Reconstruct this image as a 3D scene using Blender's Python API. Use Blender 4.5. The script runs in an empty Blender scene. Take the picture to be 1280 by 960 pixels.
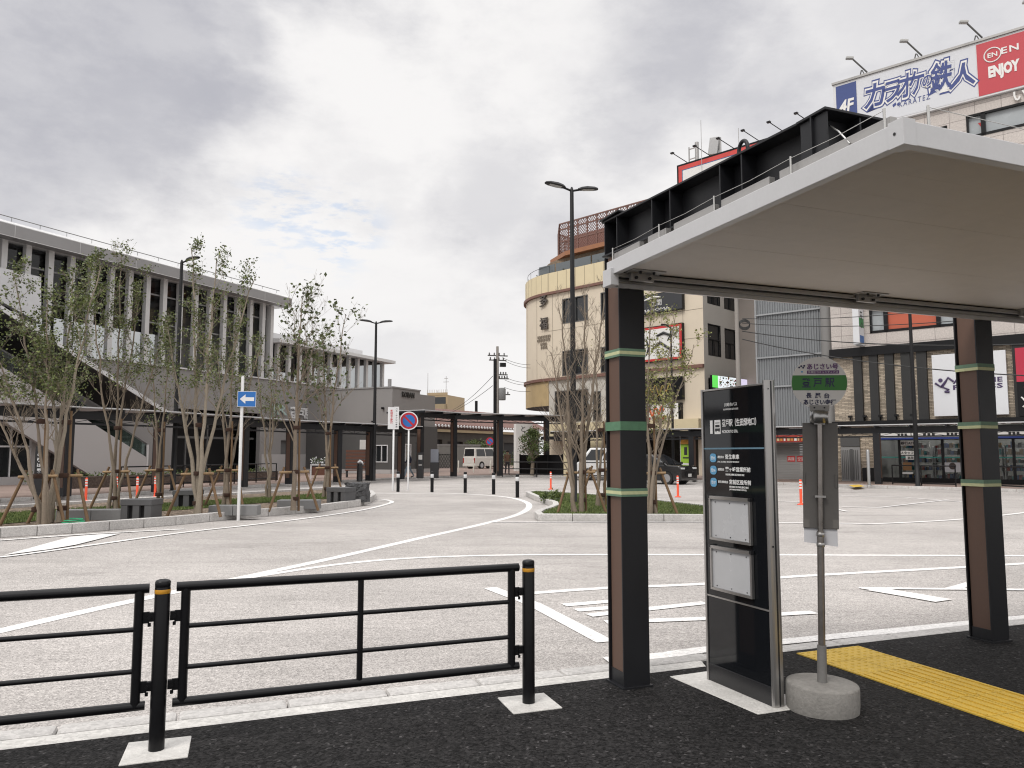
import bpy, math, random
from mathutils import Vector, Matrix, noise as mnoise
R = math.radians
sc = bpy.context.scene
COL = sc.collection
# ------------------------------------------------------------------ camera and measuring helpers
PITCH = R(5.18); FPX = 960.0; EYE = 1.6
CP, SP = math.cos(PITCH), math.sin(PITCH)
def ray(px, py):
    dx = (px-640)/FPX; dy = (480-py)/FPX
    return Vector((dx, CP-dy*SP, SP+dy*CP))
def G(px, py, z=0.0):                 # where the sight line meets the level z
    d = ray(px, py); k = (z-EYE)/d.z
    return Vector((d.x*k, d.y*k, z))
def D(px, py, Y):                     # point on the sight line at distance Y
    d = ray(px, py); k = Y/d.y
    return Vector((d.x*k, Y, EYE+d.z*k))
class Frame:                          # a turned local frame standing on the ground
    def __init__(s, o, ang):
        s.o = Vector((o[0], o[1], 0)); s.a = ang
        s.x = Vector((math.cos(ang), math.sin(ang), 0)); s.y = Vector((-math.sin(ang), math.cos(ang), 0))
    def w(s, x, y, z=0): return s.o + s.x*x + s.y*y + Vector((0,0,z))
    def l(s, p): q = Vector(p)-s.o; return Vector((q.dot(s.x), q.dot(s.y), q.z))
    def at(s, px, py, off=0.0):       # (x, z) on the vertical plane y = off
        d = ray(px, py); c = Vector((0,0,EYE))
        k = (off - (c-s.o).dot(s.y))/d.dot(s.y); p = c+d*k
        return (p-s.o).dot(s.x), p.z
    def xat(s, px, off=0.0, py=567): return s.at(px, py, off)[0]
cam = bpy.data.cameras.new('Camera'); camo = bpy.data.objects.new('Camera', cam); COL.objects.link(camo)
camo.location = (0,0,EYE); camo.rotation_euler = (R(90)+PITCH, 0, 0)
cam.sensor_width = 36; cam.lens = 36*FPX/1280; cam.clip_start = .05; cam.clip_end = 5000
sc.camera = camo
# ------------------------------------------------------------------ materials
MATS = {}
def M(name, col, rough=.6, metal=0.0, n=None, bump=None, spec=.5, emit=None, coat=0.0, alpha=None):
    if name in MATS: return MATS[name]
    m = bpy.data.materials.new(name); m.use_nodes = True; MATS[name] = m
    nt = m.node_tree; b = nt.nodes['Principled BSDF']; L = nt.links.new
    b.inputs['Base Color'].default_value = (*col, 1); b.inputs['Roughness'].default_value = rough
    b.inputs['Metallic'].default_value = metal; b.inputs['Specular IOR Level'].default_value = spec
    if coat: b.inputs['Coat Weight'].default_value = coat; b.inputs['Coat Roughness'].default_value = .05
    if emit:
        b.inputs['Emission Color'].default_value = (*emit[0], 1); b.inputs['Emission Strength'].default_value = emit[1]
    tc = None
    def coords():
        nonlocal tc
        if tc is None: tc = nt.nodes.new('ShaderNodeTexCoord')
        return tc.outputs['Object']
    if n:                                           # (scale, amount[, second scale])
        facs = []
        for k, s_ in enumerate((n[0],)+tuple(n[2:])):
            t = nt.nodes.new('ShaderNodeTexNoise'); t.inputs['Scale'].default_value = s_; t.inputs['Detail'].default_value = 6
            t.inputs['Roughness'].default_value = .65
            L(coords(), t.inputs['Vector']); facs.append(t.outputs['Fac'])
        f = facs[0]
        for g in facs[1:]:
            a = nt.nodes.new('ShaderNodeMath'); a.operation = 'ADD'; L(f, a.inputs[0]); L(g, a.inputs[1])
            h = nt.nodes.new('ShaderNodeMath'); h.operation = 'MULTIPLY'; L(a.outputs[0], h.inputs[0]); h.inputs[1].default_value = .5; f = h.outputs[0]
        mr = nt.nodes.new('ShaderNodeMapRange'); L(f, mr.inputs['Value'])
        mr.inputs['From Min'].default_value = .3; mr.inputs['From Max'].default_value = .7
        mr.inputs['To Min'].default_value = 1-n[1]; mr.inputs['To Max'].default_value = 1+n[1]; mr.clamp = True
        mx = nt.nodes.new('ShaderNodeVectorMath'); mx.operation = 'SCALE'; mx.inputs[0].default_value = col
        L(mr.outputs[0], mx.inputs['Scale']); L(mx.outputs[0], b.inputs['Base Color'])
        m2 = nt.nodes.new('ShaderNodeMapRange'); L(f, m2.inputs['Value']); m2.inputs['To Min'].default_value = max(.02, rough-.12); m2.inputs['To Max'].default_value = min(1, rough+.12)
        L(m2.outputs[0], b.inputs['Roughness'])
    if bump:
        t = nt.nodes.new('ShaderNodeTexNoise'); t.inputs['Scale'].default_value = bump[0]; t.inputs['Detail'].default_value = 4; L(coords(), t.inputs['Vector'])
        bp = nt.nodes.new('ShaderNodeBump'); bp.inputs['Strength'].default_value = bump[1]; bp.inputs['Distance'].default_value = bump[2] if len(bump) > 2 else .01
        L(t.outputs['Fac'], bp.inputs['Height']); L(bp.outputs['Normal'], b.inputs['Normal'])
    return m
def glass(name, col=(.02,.022,.025), rough=.04, spec=.7):
    return M(name, col, rough, spec=spec)
# ------------------------------------------------------------------ mesh builder
class MB:
    def __init__(s): s.v = []; s.f = []; s.m = []; s.sm = []
    def face(s, pts, m=0, smooth=False):
        i = len(s.v); s.v += [tuple(p) for p in pts]; s.f.append(tuple(range(i, i+len(pts)))); s.m.append(m); s.sm.append(smooth); return s
    def grid8(s, c, m=0):
        i = len(s.v); s.v += [tuple(p) for p in c]
        for q in ((0,3,2,1),(4,5,6,7),(0,1,5,4),(1,2,6,5),(2,3,7,6),(3,0,4,7)):
            s.f.append(tuple(i+k for k in q)); s.m.append(m); s.sm.append(False)
        return s
    def box(s, x0, x1, y0, y1, z0, z1, m=0):
        x0, x1 = min(x0,x1), max(x0,x1); y0, y1 = min(y0,y1), max(y0,y1); z0, z1 = min(z0,z1), max(z0,z1)
        return s.grid8([(x0,y0,z0),(x1,y0,z0),(x1,y1,z0),(x0,y1,z0),(x0,y0,z1),(x1,y0,z1),(x1,y1,z1),(x0,y1,z1)], m)
    def obox(s, c, ax, ay, az, m=0):  # centre and three half axes
        c = Vector(c); ax, ay, az = Vector(ax), Vector(ay), Vector(az)
        return s.grid8([c-ax-ay-az, c+ax-ay-az, c+ax+ay-az, c-ax+ay-az, c-ax-ay+az, c+ax-ay+az, c+ax+ay+az, c-ax+ay+az], m)
    def beam(s, p, q, w, h, m=0, up=(0,0,1)):
        p, q = Vector(p), Vector(q); d = (q-p); n = d.normalized(); side = n.cross(Vector(up))
        if side.length < 1e-5: side = n.cross(Vector((0,1,0)))
        side.normalize(); u2 = side.cross(n).normalized()
        return s.obox((p+q)/2, d/2, side*w/2, u2*h/2, m)
    def prism(s, pts, vec, m=0, smooth=False):   # a planar outline pushed along vec
        pts = [Vector(p) for p in pts]; vec = Vector(vec); n = len(pts)
        nr = Vector((0,0,0))
        for k in range(n): nr += pts[k].cross(pts[(k+1)%n])
        if nr.dot(vec) > 0: pts = pts[::-1]
        s.face(pts, m); s.face([p+vec for p in pts[::-1]], m)
        if smooth:
            i = len(s.v); s.v += [tuple(p) for p in pts]+[tuple(p+vec) for p in pts]
            for k in range(n):
                j = (k+1)%n; s.f.append((i+k, i+n+k, i+n+j, i+j)); s.m.append(m); s.sm.append(True)
        else:
            for k in range(n):
                j = (k+1)%n; s.face([pts[k], pts[k]+vec, pts[j]+vec, pts[j]], m)
        return s
    def flat(s, pts, z0, z1, m=0, smooth=False):  # upright prism over a ground outline
        return s.prism([(p[0],p[1],z0) for p in pts], (0,0,z1-z0), m, smooth)
    def tube(s, pts, rad, sides=8, m=0, cap=True, smooth=True):
        pts = [Vector(p) for p in pts]; n = len(pts)
        if not hasattr(rad, '__len__'): rad = [rad]*n
        i0 = len(s.v); ref = None
        for k in range(n):
            t = (pts[min(k+1,n-1)]-pts[max(k-1,0)])
            if t.length < 1e-9: t = Vector((0,0,1))
            t.normalize()
            if ref is None:
                ref = t.cross(Vector((0,0,1)))
                if ref.length < .05: ref = t.cross(Vector((0,1,0)))
            ref = (ref - t*ref.dot(t)).normalized(); b = t.cross(ref)
            for j in range(sides):
                a = 2*math.pi*j/sides
                s.v.append(tuple(pts[k]+(ref*math.cos(a)+b*math.sin(a))*rad[k]))
        for k in range(n-1):
            for j in range(sides):
                j2 = (j+1)%sides
                s.f.append((i0+k*sides+j, i0+k*sides+j2, i0+(k+1)*sides+j2, i0+(k+1)*sides+j)); s.m.append(m); s.sm.append(smooth)
        if cap:
            s.face([s.v[i0+j] for j in range(sides)][::-1], m); s.face([s.v[i0+(n-1)*sides+j] for j in range(sides)], m)
        return s
    def cyl(s, p, q, r, r2=None, sides=16, m=0): return s.tube([p,q], [r, r if r2 is None else r2], sides, m)
    def lathe(s, prof, c=(0,0,0), sides=24, m=0, smooth=True):
        c = Vector(c); i0 = len(s.v)
        for r, z in prof:
            for j in range(sides):
                a = 2*math.pi*j/sides; s.v.append((c.x+r*math.cos(a), c.y+r*math.sin(a), c.z+z))
        for k in range(len(prof)-1):
            for j in range(sides):
                j2 = (j+1)%sides; s.f.append((i0+k*sides+j, i0+k*sides+j2, i0+(k+1)*sides+j2, i0+(k+1)*sides+j)); s.m.append(m); s.sm.append(smooth)
        return s
    def ring(s, outer, inner, z0, z1, m=0):       # kerb-like band between two outlines of equal length
        n = len(outer)
        for k in range(n):
            j = (k+1)%n; a,b,c,d = outer[k], outer[j], inner[j], inner[k]
            s.face([(a[0],a[1],z1),(b[0],b[1],z1),(c[0],c[1],z1),(d[0],d[1],z1)], m)
            s.face([(a[0],a[1],z0),(b[0],b[1],z0),(b[0],b[1],z1),(a[0],a[1],z1)], m)
            s.face([(d[0],d[1],z1),(c[0],c[1],z1),(c[0],c[1],z0),(d[0],d[1],z0)], m)
        return s
    def wall(s, x0, x1, z0, z1, holes, y, depth, m=0, out=-1):   # a wall sheet at y with openings and reveals going inwards
        holes = [h for h in holes if h[0] < x1 and h[1] > x0]
        xs = sorted({x0, x1, *[h[0] for h in holes], *[h[1] for h in holes]}); xs = [x for x in xs if x0 <= x <= x1]
        zs = sorted({z0, z1, *[h[2] for h in holes], *[h[3] for h in holes]}); zs = [z for z in zs if z0 <= z <= z1]
        for a, b in zip(xs, xs[1:]):
            for c, d in zip(zs, zs[1:]):
                mx, mz = (a+b)/2, (c+d)/2
                if any(h[0] < mx < h[1] and h[2] < mz < h[3] for h in holes): continue
                q = [(a,y,c),(b,y,c),(b,y,d),(a,y,d)]
                s.face(q if out < 0 else q[::-1], m)
        yi = y - out*depth
        for h in holes:
            a,b,c,d = h[:4]
            for e, g in (((a,c),(b,c)), ((b,c),(b,d)), ((b,d),(a,d)), ((a,d),(a,c))):
                s.face([(e[0],y,e[1]),(g[0],y,g[1]),(g[0],yi,g[1]),(e[0],yi,e[1])], m)
        return s
    def build(s, name, mats, parent=None, bevel=0, loc=None):
        me = bpy.data.meshes.new(name); me.from_pydata(s.v, [], s.f)
        if not isinstance(mats, (list, tuple)): mats = [mats]
        for m in mats: me.materials.append(m)
        me.polygons.foreach_set('material_index', s.m); me.polygons.foreach_set('use_smooth', s.sm); me.update()
        o = bpy.data.objects.new(name, me); COL.objects.link(o)
        if parent: o.parent = parent
        if loc is not None: o.location = loc
        if bevel:
            w = o.modifiers.new('bevel', 'WELD'); w.merge_threshold = 1e-5
            b = o.modifiers.new('bevel', 'BEVEL'); b.width = bevel; b.segments = 2; b.limit_method = 'ANGLE'; b.angle_limit = R(40)
        return o
def tag(o, label=None, cat=None, group=None, kind=None):
    if label: o['label'] = label
    if cat: o['category'] = cat
    if group: o['group'] = group
    if kind: o['kind'] = kind
    return o
def thing(name, label, cat, loc=(0,0,0), rz=0.0, group=None):
    o = bpy.data.objects.new(name, None); COL.objects.link(o); o.empty_display_size = .2
    o.location = loc; o.rotation_euler = (0,0,rz); return tag(o, label, cat, group)
def fthing(name, label, cat, fr, group=None): return thing(name, label, cat, fr.o, fr.a, group)
def dup(o, loc=None, rz=None, label=None, parent=None):
    c = o.copy(); COL.objects.link(c)
    if parent: c.parent = parent
    for ch in list(o.children): dup(ch, parent=c)
    if loc is not None: c.location = loc
    if rz is not None: c.rotation_euler = (0,0,rz)
    if label: c['label'] = label
    return c
# lettering: real raised letters cut from Blender's own font
def txt(body, org, ax, up, h, mat, parent=None, w=None, depth=.004, bold=0.0, shear=0.0, name='lettering', align='C', space=1.0, maxw=None):
    cu = bpy.data.curves.new('lettering', 'FONT'); cu.body = body; cu.size = 1; cu.extrude = .01; cu.offset = bold; cu.shear = shear
    cu.space_character = space; cu.resolution_u = 2
    ob = bpy.data.objects.new('lettering', cu); COL.objects.link(ob)
    dg = bpy.context.evaluated_depsgraph_get(); me = bpy.data.meshes.new_from_object(ob.evaluated_get(dg))
    bpy.data.objects.remove(ob); bpy.data.curves.remove(cu)
    if not me.vertices: return None
    xs = [v.co.x for v in me.vertices]; ys = [v.co.y for v in me.vertices]
    x0,x1,y0,y1 = min(xs),max(xs),min(ys),max(ys)
    sy = h/(y1-y0); sx = sy if w is None else w/(x1-x0)
    if maxw and (x1-x0)*sx > maxw: sx = maxw/(x1-x0)
    ox = {'C': (x0+x1)/2, 'L': x0, 'R': x1}[align]
    org, ax, up = Vector(org), Vector(ax).normalized(), Vector(up).normalized(); nr = ax.cross(up)
    for v in me.vertices:
        v.co = org + ax*((v.co.x-ox)*sx) + up*((v.co.y-(y0+y1)/2)*sy) + nr*((v.co.z+.01)/.02*depth)
    me.materials.clear(); me.materials.append(mat); me.name = name
    o = bpy.data.objects.new(name, me); COL.objects.link(o)
    if parent: o.parent = parent
    return o
# ------------------------------------------------------------------ sky and light
SUN_EL, SUN_AZ = R(48), R(218)       # compass angle of the sun, clockwise from +Y
w = bpy.data.worlds.new('World'); sc.world = w; w.use_nodes = True
nt = w.node_tree; nt.nodes.clear(); L = nt.links.new
def N(t, **k):
    n = nt.nodes.new(t)
    for a, b in k.items(): setattr(n, a, b)
    return n
out = N('ShaderNodeOutputWorld'); bg = N('ShaderNodeBackground'); bg.inputs['Strength'].default_value = .1; L(bg.outputs[0], out.inputs['Surface'])
sky = N('ShaderNodeTexSky', sky_type='NISHITA', sun_disc=False); sky.sun_elevation = SUN_EL; sky.sun_rotation = SUN_AZ
tc = N('ShaderNodeTexCoord'); sep = N('ShaderNodeSeparateXYZ'); L(tc.outputs['Generated'], sep.inputs[0])
def math_(op, a, b=None, c=None):
    n = N('ShaderNodeMath', operation=op)
    for i, v in enumerate((a, b, c)):
        if v is None: continue
        if isinstance(v, (int, float)): n.inputs[i].default_value = v
        else: L(v, n.inputs[i])
    return n.outputs[0]
def mrange(v, a, b, c, d, smooth=True):
    n = N('ShaderNodeMapRange'); n.clamp = True
    if smooth: n.interpolation_type = 'SMOOTHSTEP'
    L(v, n.inputs['Value'])
    for k, x in zip(('From Min','From Max','To Min','To Max'), (a,b,c,d)): n.inputs[k].default_value = x
    return n.outputs[0]
# cloud deck: directions projected on a level layer
zc = math_('ADD', math_('MAXIMUM', sep.outputs['Z'], 0.0), .22)
pv = N('ShaderNodeCombineXYZ'); L(math_('DIVIDE', sep.outputs['X'], zc), pv.inputs[0]); L(math_('DIVIDE', sep.outputs['Y'], zc), pv.inputs[1])
def nz(scale, detail, rough, dist=0.0, off=(0,0,0)):
    mp = N('ShaderNodeMapping'); L(pv.outputs[0], mp.inputs['Vector']); mp.inputs['Location'].default_value = off
    n = N('ShaderNodeTexNoise'); L(mp.outputs[0], n.inputs['Vector'])
    n.inputs['Scale'].default_value = scale; n.inputs['Detail'].default_value = detail; n.inputs['Roughness'].default_value = rough; n.inputs['Distortion'].default_value = dist
    return n.outputs['Fac']
def nd(scale, detail, rough, off=(0,0,0), sz=1.9):      # billows: noise on the direction itself, flattened a little
    mp = N('ShaderNodeMapping'); L(tc.outputs['Generated'], mp.inputs['Vector']); mp.inputs['Location'].default_value = off; mp.inputs['Scale'].default_value = (1,1,sz)
    n = N('ShaderNodeTexNoise'); L(mp.outputs[0], n.inputs['Vector']); n.inputs['Scale'].default_value = scale; n.inputs['Detail'].default_value = detail; n.inputs['Roughness'].default_value = rough
    return n.outputs['Fac']
big = nz(1.1, 9, .58, .3, (3.1, 1.7, 0)); mid = nd(4.2, 9, .6, (7, 2, 0)); fine = nd(12, 7, .6, (2,2,1))
warp = math_('SUBTRACT', math_('ADD', math_('MULTIPLY', mid, .72), math_('MULTIPLY', fine, .28)), .5)
def blob(px, py, r_in, r_out, amt=.1):   # a cloud mass standing in that compass direction
    d = ray(px, py).normalized()
    vd = N('ShaderNodeVectorMath', operation='DISTANCE'); L(tc.outputs['Generated'], vd.inputs[0]); vd.inputs[1].default_value = d
    v = math_('ADD', vd.outputs['Value'], math_('MULTIPLY', warp, -amt*3.2))
    return mrange(v, r_in, r_out, 1, 0)
dark = None
for a in ((110,85,.11,.215,.08,.70),(-70,85,.11,.23,.08,.64),(225,110,.03,.12,.08,.62),(290,130,.01,.085,.06,.62),(305,40,.015,.07,.06,.55),(180,165,.02,.075,.06,.66),(615,245,.02,.105,.07,.42),(560,240,.0,.05,.06,.36),(700,300,.03,.11,.07,.40),(850,60,.03,.17,.09,.58),(960,120,.02,.15,.09,.5),(790,170,.02,.10,.08,.48),(1180,-40,.05,.25,.1,.4),(380,-220,.1,.25,.12,.8)):
    b_ = math_('MULTIPLY', blob(*a[:5]), a[5]); dark = b_ if dark is None else math_('MAXIMUM', dark, b_)
soft = math_('ADD', mrange(big, .45, .72, 0, .08), mrange(nd(5.5, 9, .62, (4,8,0)), .44, .66, .0, .20))
dk = math_('MINIMUM', math_('ADD', math_('MULTIPLY', dark, 1.0), soft), 1.0)
dk = math_('MULTIPLY', dk, mrange(mid, .25, .75, .88, 1.08))
mixc = N('ShaderNodeMix', data_type='RGBA'); L(dk, mixc.inputs['Factor'])
mixc.inputs['A'].default_value = (9.4, 9.25, 9.2, 1); mixc.inputs['B'].default_value = (4.75, 4.78, 5.3, 1)
gapm = math_('MULTIPLY', math_('MAXIMUM', blob(350,262,.0,.075,.05), blob(420,282,.0,.075,.05)), mrange(nd(22, 6, .62, (1,5,0), 3.2), .45, .62, 0, .4))
mixg = N('ShaderNodeMix', data_type='RGBA'); L(gapm, mixg.inputs['Factor']); L(mixc.outputs['Result'], mixg.inputs['A'])
bl = N('ShaderNodeVectorMath', operation='SCALE'); L(sky.outputs[0], bl.inputs[0]); bl.inputs['Scale'].default_value = 2.0
L(bl.outputs[0], mixg.inputs['B'])
up = mrange(sep.outputs['Z'], .55, .9, 1.0, 2.5)         # overcast: brightest overhead
fin = N('ShaderNodeVectorMath', operation='SCALE'); L(mixg.outputs['Result'], fin.inputs[0]); L(up, fin.inputs['Scale'])
L(fin.outputs[0], bg.inputs['Color'])
sd = bpy.data.lights.new('Sun', 'SUN'); sd.energy = 1.5; sd.angle = R(18); sd.color = (1, .96, .9)
so = bpy.data.objects.new('Sun', sd); COL.objects.link(so)
sv = Vector((math.sin(SUN_AZ)*math.cos(SUN_EL), math.cos(SUN_AZ)*math.cos(SUN_EL), math.sin(SUN_EL)))
so.rotation_euler = sv.to_track_quat('Z', 'Y').to_euler(); so.location = (0,0,60)
sc.view_settings.view_transform = 'Standard'; sc.view_settings.look = 'None'; sc.view_settings.exposure = 0.0; sc.view_settings.gamma = 1
sc.view_settings.use_curve_mapping = False
try:
    sc.cycles.use_denoising = True; sc.cycles.max_bounces = 6; sc.cycles.filter_width = 1.15; sc.cycles.transparent_max_bounces = 6; sc.cycles.caustics_reflective = False; sc.cycles.caustics_refractive = False
except Exception: pass
# ------------------------------------------------------------------ ground materials
def ground_mat(name, base, big_amt, grain, grain_amt, bump, rough=.85, patches=None, wear=False):
    m = bpy.data.materials.new(name); m.use_nodes = True; t = m.node_tree; b = t.nodes['Principled BSDF']; LL = t.links.new
    b.inputs['Roughness'].default_value = rough; b.inputs['Specular IOR Level'].default_value = .2
    geo = t.nodes.new('ShaderNodeNewGeometry')
    def noise_(scale, detail, rg, sx=1, rot=0):
        mp = t.nodes.new('ShaderNodeMapping'); LL(geo.outputs['Position'], mp.inputs['Vector']); mp.inputs['Scale'].default_value = (1, sx, 1); mp.inputs['Rotation'].default_value = (0,0,rot)
        n = t.nodes.new('ShaderNodeTexNoise'); LL(mp.outputs[0], n.inputs['Vector']); n.inputs['Scale'].default_value = scale; n.inputs['Detail'].default_value = detail; n.inputs['Roughness'].default_value = rg
        return n.outputs['Fac']
    def mr(v, a, b_, c, d):
        n = t.nodes.new('ShaderNodeMapRange'); LL(v, n.inputs['Value'])
        for k, x in zip(('From Min','From Max','To Min','To Max'), (a,b_,c,d)): n.inputs[k].default_value = x
        return n.outputs[0]
    def mul(a, c):
        n = t.nodes.new('ShaderNodeMath'); n.operation = 'MULTIPLY'; LL(a, n.inputs[0]); LL(c, n.inputs[1]); return n.outputs[0]
    f = mul(mr(noise_(.35, 6, .6), .3, .7, 1-big_amt, 1+big_amt), mr(noise_(2.3, 6, .65, 4, R(-22)), .3, .7, 1-big_amt*.6, 1+big_amt*.6))
    vc = t.nodes.new('ShaderNodeTexVoronoi'); LL(geo.outputs['Position'], vc.inputs['Vector']); vc.inputs['Scale'].default_value = grain   # aggregate: every stone its own tone
    sx_ = t.nodes.new('ShaderNodeSeparateColor'); LL(vc.outputs['Color'], sx_.inputs[0])
    f = mul(f, mr(sx_.outputs[0], 0, 1, max(.12,1-grain_amt), 1+grain_amt*.9))
    hi = mr(sx_.outputs[1], .93, 1.0, 1.0, 1+max(0,grain_amt-.3)*4); f = mul(f, hi)
    if wear:                                      # tyre polish and dirt along the driving lanes
        f = mul(f, mr(noise_(.16, 4, .55, 7, R(-21)), .5, .72, 1.0, .86)); f = mul(f, mr(noise_(.9, 8, .72), .62, .74, 1.0, .88))
    f = mul(f, mr(noise_(grain*.22, 3, .7), .3, .7, 1-grain_amt*.35, 1+grain_amt*.35))
    if patches:                                   # darker wheel-polished or damp stains with outlines of their own
        f = mul(f, mr(noise_(patches[0], 7, .7, 3, R(-20)), patches[1], patches[1]+.1, 1.0, patches[2]))
    sc_ = t.nodes.new('ShaderNodeVectorMath'); sc_.operation = 'SCALE'; sc_.inputs[0].default_value = base; LL(f, sc_.inputs['Scale']); LL(sc_.outputs[0], b.inputs['Base Color'])
    v = t.nodes.new('ShaderNodeTexVoronoi'); LL(geo.outputs['Position'], v.inputs['Vector']); v.inputs['Scale'].default_value = grain*.9
    bp = t.nodes.new('ShaderNodeBump'); bp.inputs['Strength'].default_value = bump; bp.inputs['Distance'].default_value = .006; LL(v.outputs['Distance'], bp.inputs['Height']); LL(bp.outputs[0], b.inputs['Normal'])
    return m
MAT_ROAD = ground_mat('pale_asphalt', (.385,.362,.345), .15, 100, .38, .6, .88, (.45, .58, .82), wear=True)
MAT_ASPH = ground_mat('black_asphalt', (.0135,.0128,.0128), .25, 72, 1.0, 1.0, .85)
MAT_PAVE = ground_mat('brown_paving', (.25,.19,.165), .12, 40, .15, .2, .85)
MAT_SOIL = ground_mat('gravel_soil', (.16,.125,.095), .25, 22, .7, 1.0, .95)
MAT_LINE = ground_mat('road_paint', (.70,.685,.67), .10, 60, .16, .3, .7, (3.0, .58, .66))
MAT_KERB = ground_mat('kerb_concrete', (.47,.455,.44), .16, 50, .14, .25, .85, (2.0, .6, .8))
MAT_STRIP = ground_mat('pale_concrete', (.55,.535,.51), .14, 50, .14, .3, .85, (2.0, .6, .82))
MAT_GRASS = ground_mat('turf_soil', (.06,.075,.022), .35, 45, .5, 1.0, .95)
# ------------------------------------------------------------------ ground sheets
S = Frame((G(780,862,.12).x, G(780,862,.12).y), R(21.2))
tag(MB().face([(-600,-300,0),(600,-300,0),(600,1500,0),(-600,1500,0)]).build('road', MAT_ROAD), kind='structure')
b = MB(); q = [(-40,-14),(30,-14),(30,.38),(.86,.38),(.80,.26),(-40,.26)]
b.flat([S.w(*p) for p in q], 0, .12); tag(b.build('sidewalk', MAT_ASPH), kind='structure')
b = MB()
b.flat([S.w(*p) for p in ((-40,.26),(.80,.26),(.86,.41),(-40,.41))], 0, .117)
tag(b.build('pavement_edge_strip', MAT_STRIP), kind='structure')
b = MB(); x = -20.0
while x < 24:
    y0 = .41 if x < .8 else .385
    L_ = .6; p = [(x+.004,y0+.012),(x+L_-.004,y0+.012),(x+L_-.004,.58),(x+.004,.58)]
    b.flat([S.w(*k) for k in p], 0, .122 if x < .8 else .114); x += L_
tag(b.build('kerb', MAT_KERB, bevel=.022), kind='structure')
def road_band(b, pts, wd, z=.004):
    pts = [Vector((p[0],p[1],0)) for p in pts]; n = len(pts); lt, rt = [], []
    for k in range(n):
        t = (pts[min(k+1,n-1)]-pts[max(k-1,0)]).normalized(); s_ = Vector((-t.y,t.x,0))*wd/2
        lt.append(pts[k]+s_); rt.append(pts[k]-s_)
    for k in range(n-1):
        b.face([(q.x,q.y,z) for q in (rt[k], rt[k+1], lt[k+1], lt[k])])
def spline(pts, k=6):
    pts = [Vector(p) for p in pts]; o = []
    for i in range(len(pts)-1):
        p0, p1, p2, p3 = pts[max(i-1,0)], pts[i], pts[i+1], pts[min(i+2,len(pts)-1)]
        for j in range(k):
            t = j/k; o.append(.5*((2*p1)+(p2-p0)*t+(2*p0-5*p1+4*p2-p3)*t*t+(3*p1-p0-3*p2+p3)*t**3))
    return o+[pts[-1]]
lines = [
 ([(-60,803),(0,789),(140,757),(285,726),(420,697),(520,674),(600,656),(645,644),(661,634.5),(656,627),(630,621),(581,617.5),(540,616.5),(470,617.5)], .19),
 ([(300,724),(420,706),(520,697.5),(640,694),(760,693.5),(1000,694),(1290,695)], .15),
 ([(662,742),(757,735.5),(883,730),(1000,720.5),(1210,709),(1290,704)], .15),
 ([(612,735),(668,756),(757,803)], .17),
 ([(705,757),(790,750)], .15), ([(720,763.5),(800,757.5)], .15), ([(736,770),(882,754)], .15), ([(757,778.5),(882,774),(1018,766)], .15),
 ([(757,826),(813,822),(890,812),(975,803.5),(1130,788),(1290,772)], .16),
 ([(613,653),(700,653),(880,653),(1051,654.5),(1096,655),(1207,649),(1290,640)], .15),
 ([(1075,736),(1290,738)], .12), ([(1092,737),(1140,745),(1180,752)], .3), ([(1190,737),(1215,730)], .15),
 ([(-40,697.5),(0,697),(110,682.5),(230,666),(320,656),(400,646),(455,637.5),(482,631),(490,627.5),(480,624.8),(466,624.5)], .15),
 ([(-40,678),(0,676),(90,669.5),(160,665.5),(230,662)], .15),
 ([(1052,620),(1130,622),(1207,628)], .12), ([(1098,635),(1185,625)], .12), ([(1052,634),(1098,635)], .12),
 ([(560,606),(760,607),(860,611),(1000,611.5)], .12), ([(940,625),(1000,628),(1060,640)], .12),
 ([(60,640),(200,627),(330,616),(440,611)], .14),
]
b = MB()
for i, (pp, wd) in enumerate(lines):
    road_band(b, spline([G(*p) for p in pp]) if len(pp) > 3 else [G(*p) for p in pp], wd, .004+.0006*i)
b.face([tuple(G(*p)+Vector((0,0,.017))) for p in ((5,695),(60,688),(95,682),(150,668),(128,668.5),(88,672))])
tag(b.build('road_marking', MAT_LINE), kind='structure')
# tactile path set flush in the sidewalk
yel = M('tactile_yellow', (.58,.385,.055), .6, n=(14,.16,90)); b = MB()
for i in range(2):
    for j in range(-2, 18):
        X0, Y0 = 1.62+.3*i, .3-.3*(j+3)
        c = S.w(X0+.15, Y0+.15, .124)
        b.obox(c, S.x*.1465, S.y*.1465, (0,0,.004))
        if j < 0 or j in (8,9):
            for u in range(5):
                for v in range(5):
                    p = S.w(X0+.03+.06*u, Y0+.03+.06*v, .127); b.lathe([(.0145,0),(.0115,.006),(.0,.007)], p, 8)
        else:
            for u in range(4):
                p = S.w(X0+.0375+.075*u, Y0+.15, .131); b.obox(p, S.x*.011, S.y*.135, (0,0,.0038))
tag(b.build('tactile_path', yel), kind='structure')
# ------------------------------------------------------------------ bus shelter
dark = M('charcoal_steel', (.013,.0135,.016), .45, n=(6,.12,60), spec=.35); brown = M('brown_board', (.105,.058,.040), .55, n=(3,.10,40))
alu = M('white_aluminium', (.52,.52,.53), .38, n=(8,.05,60)); alu2 = M('grey_aluminium', (.36,.35,.34), .35, .4, n=(8,.08,70))
panel = M('ceiling_panel', (.58,.54,.505), .62, n=(1.3,.07,9), spec=.3); black = M('black_gap', (.01,.01,.011), .6); bolt = M('zinc_bolt', (.25,.25,.26), .35, .9)
steel = M('stainless', (.55,.54,.52), .25, .9)
tgreen = M('masking_green', (.115,.20,.135), .6, n=(30,.12)); tpale = M('masking_pale', (.50,.52,.30), .6, n=(30,.1)); tfull = M('masking_dark_green', (.085,.19,.11), .6, n=(22,.22))
sh = fthing('bus_shelter', 'charcoal steel bus shelter with brown boarded posts and white cantilevered roof', 'bus shelter', S)
H = .0
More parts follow.
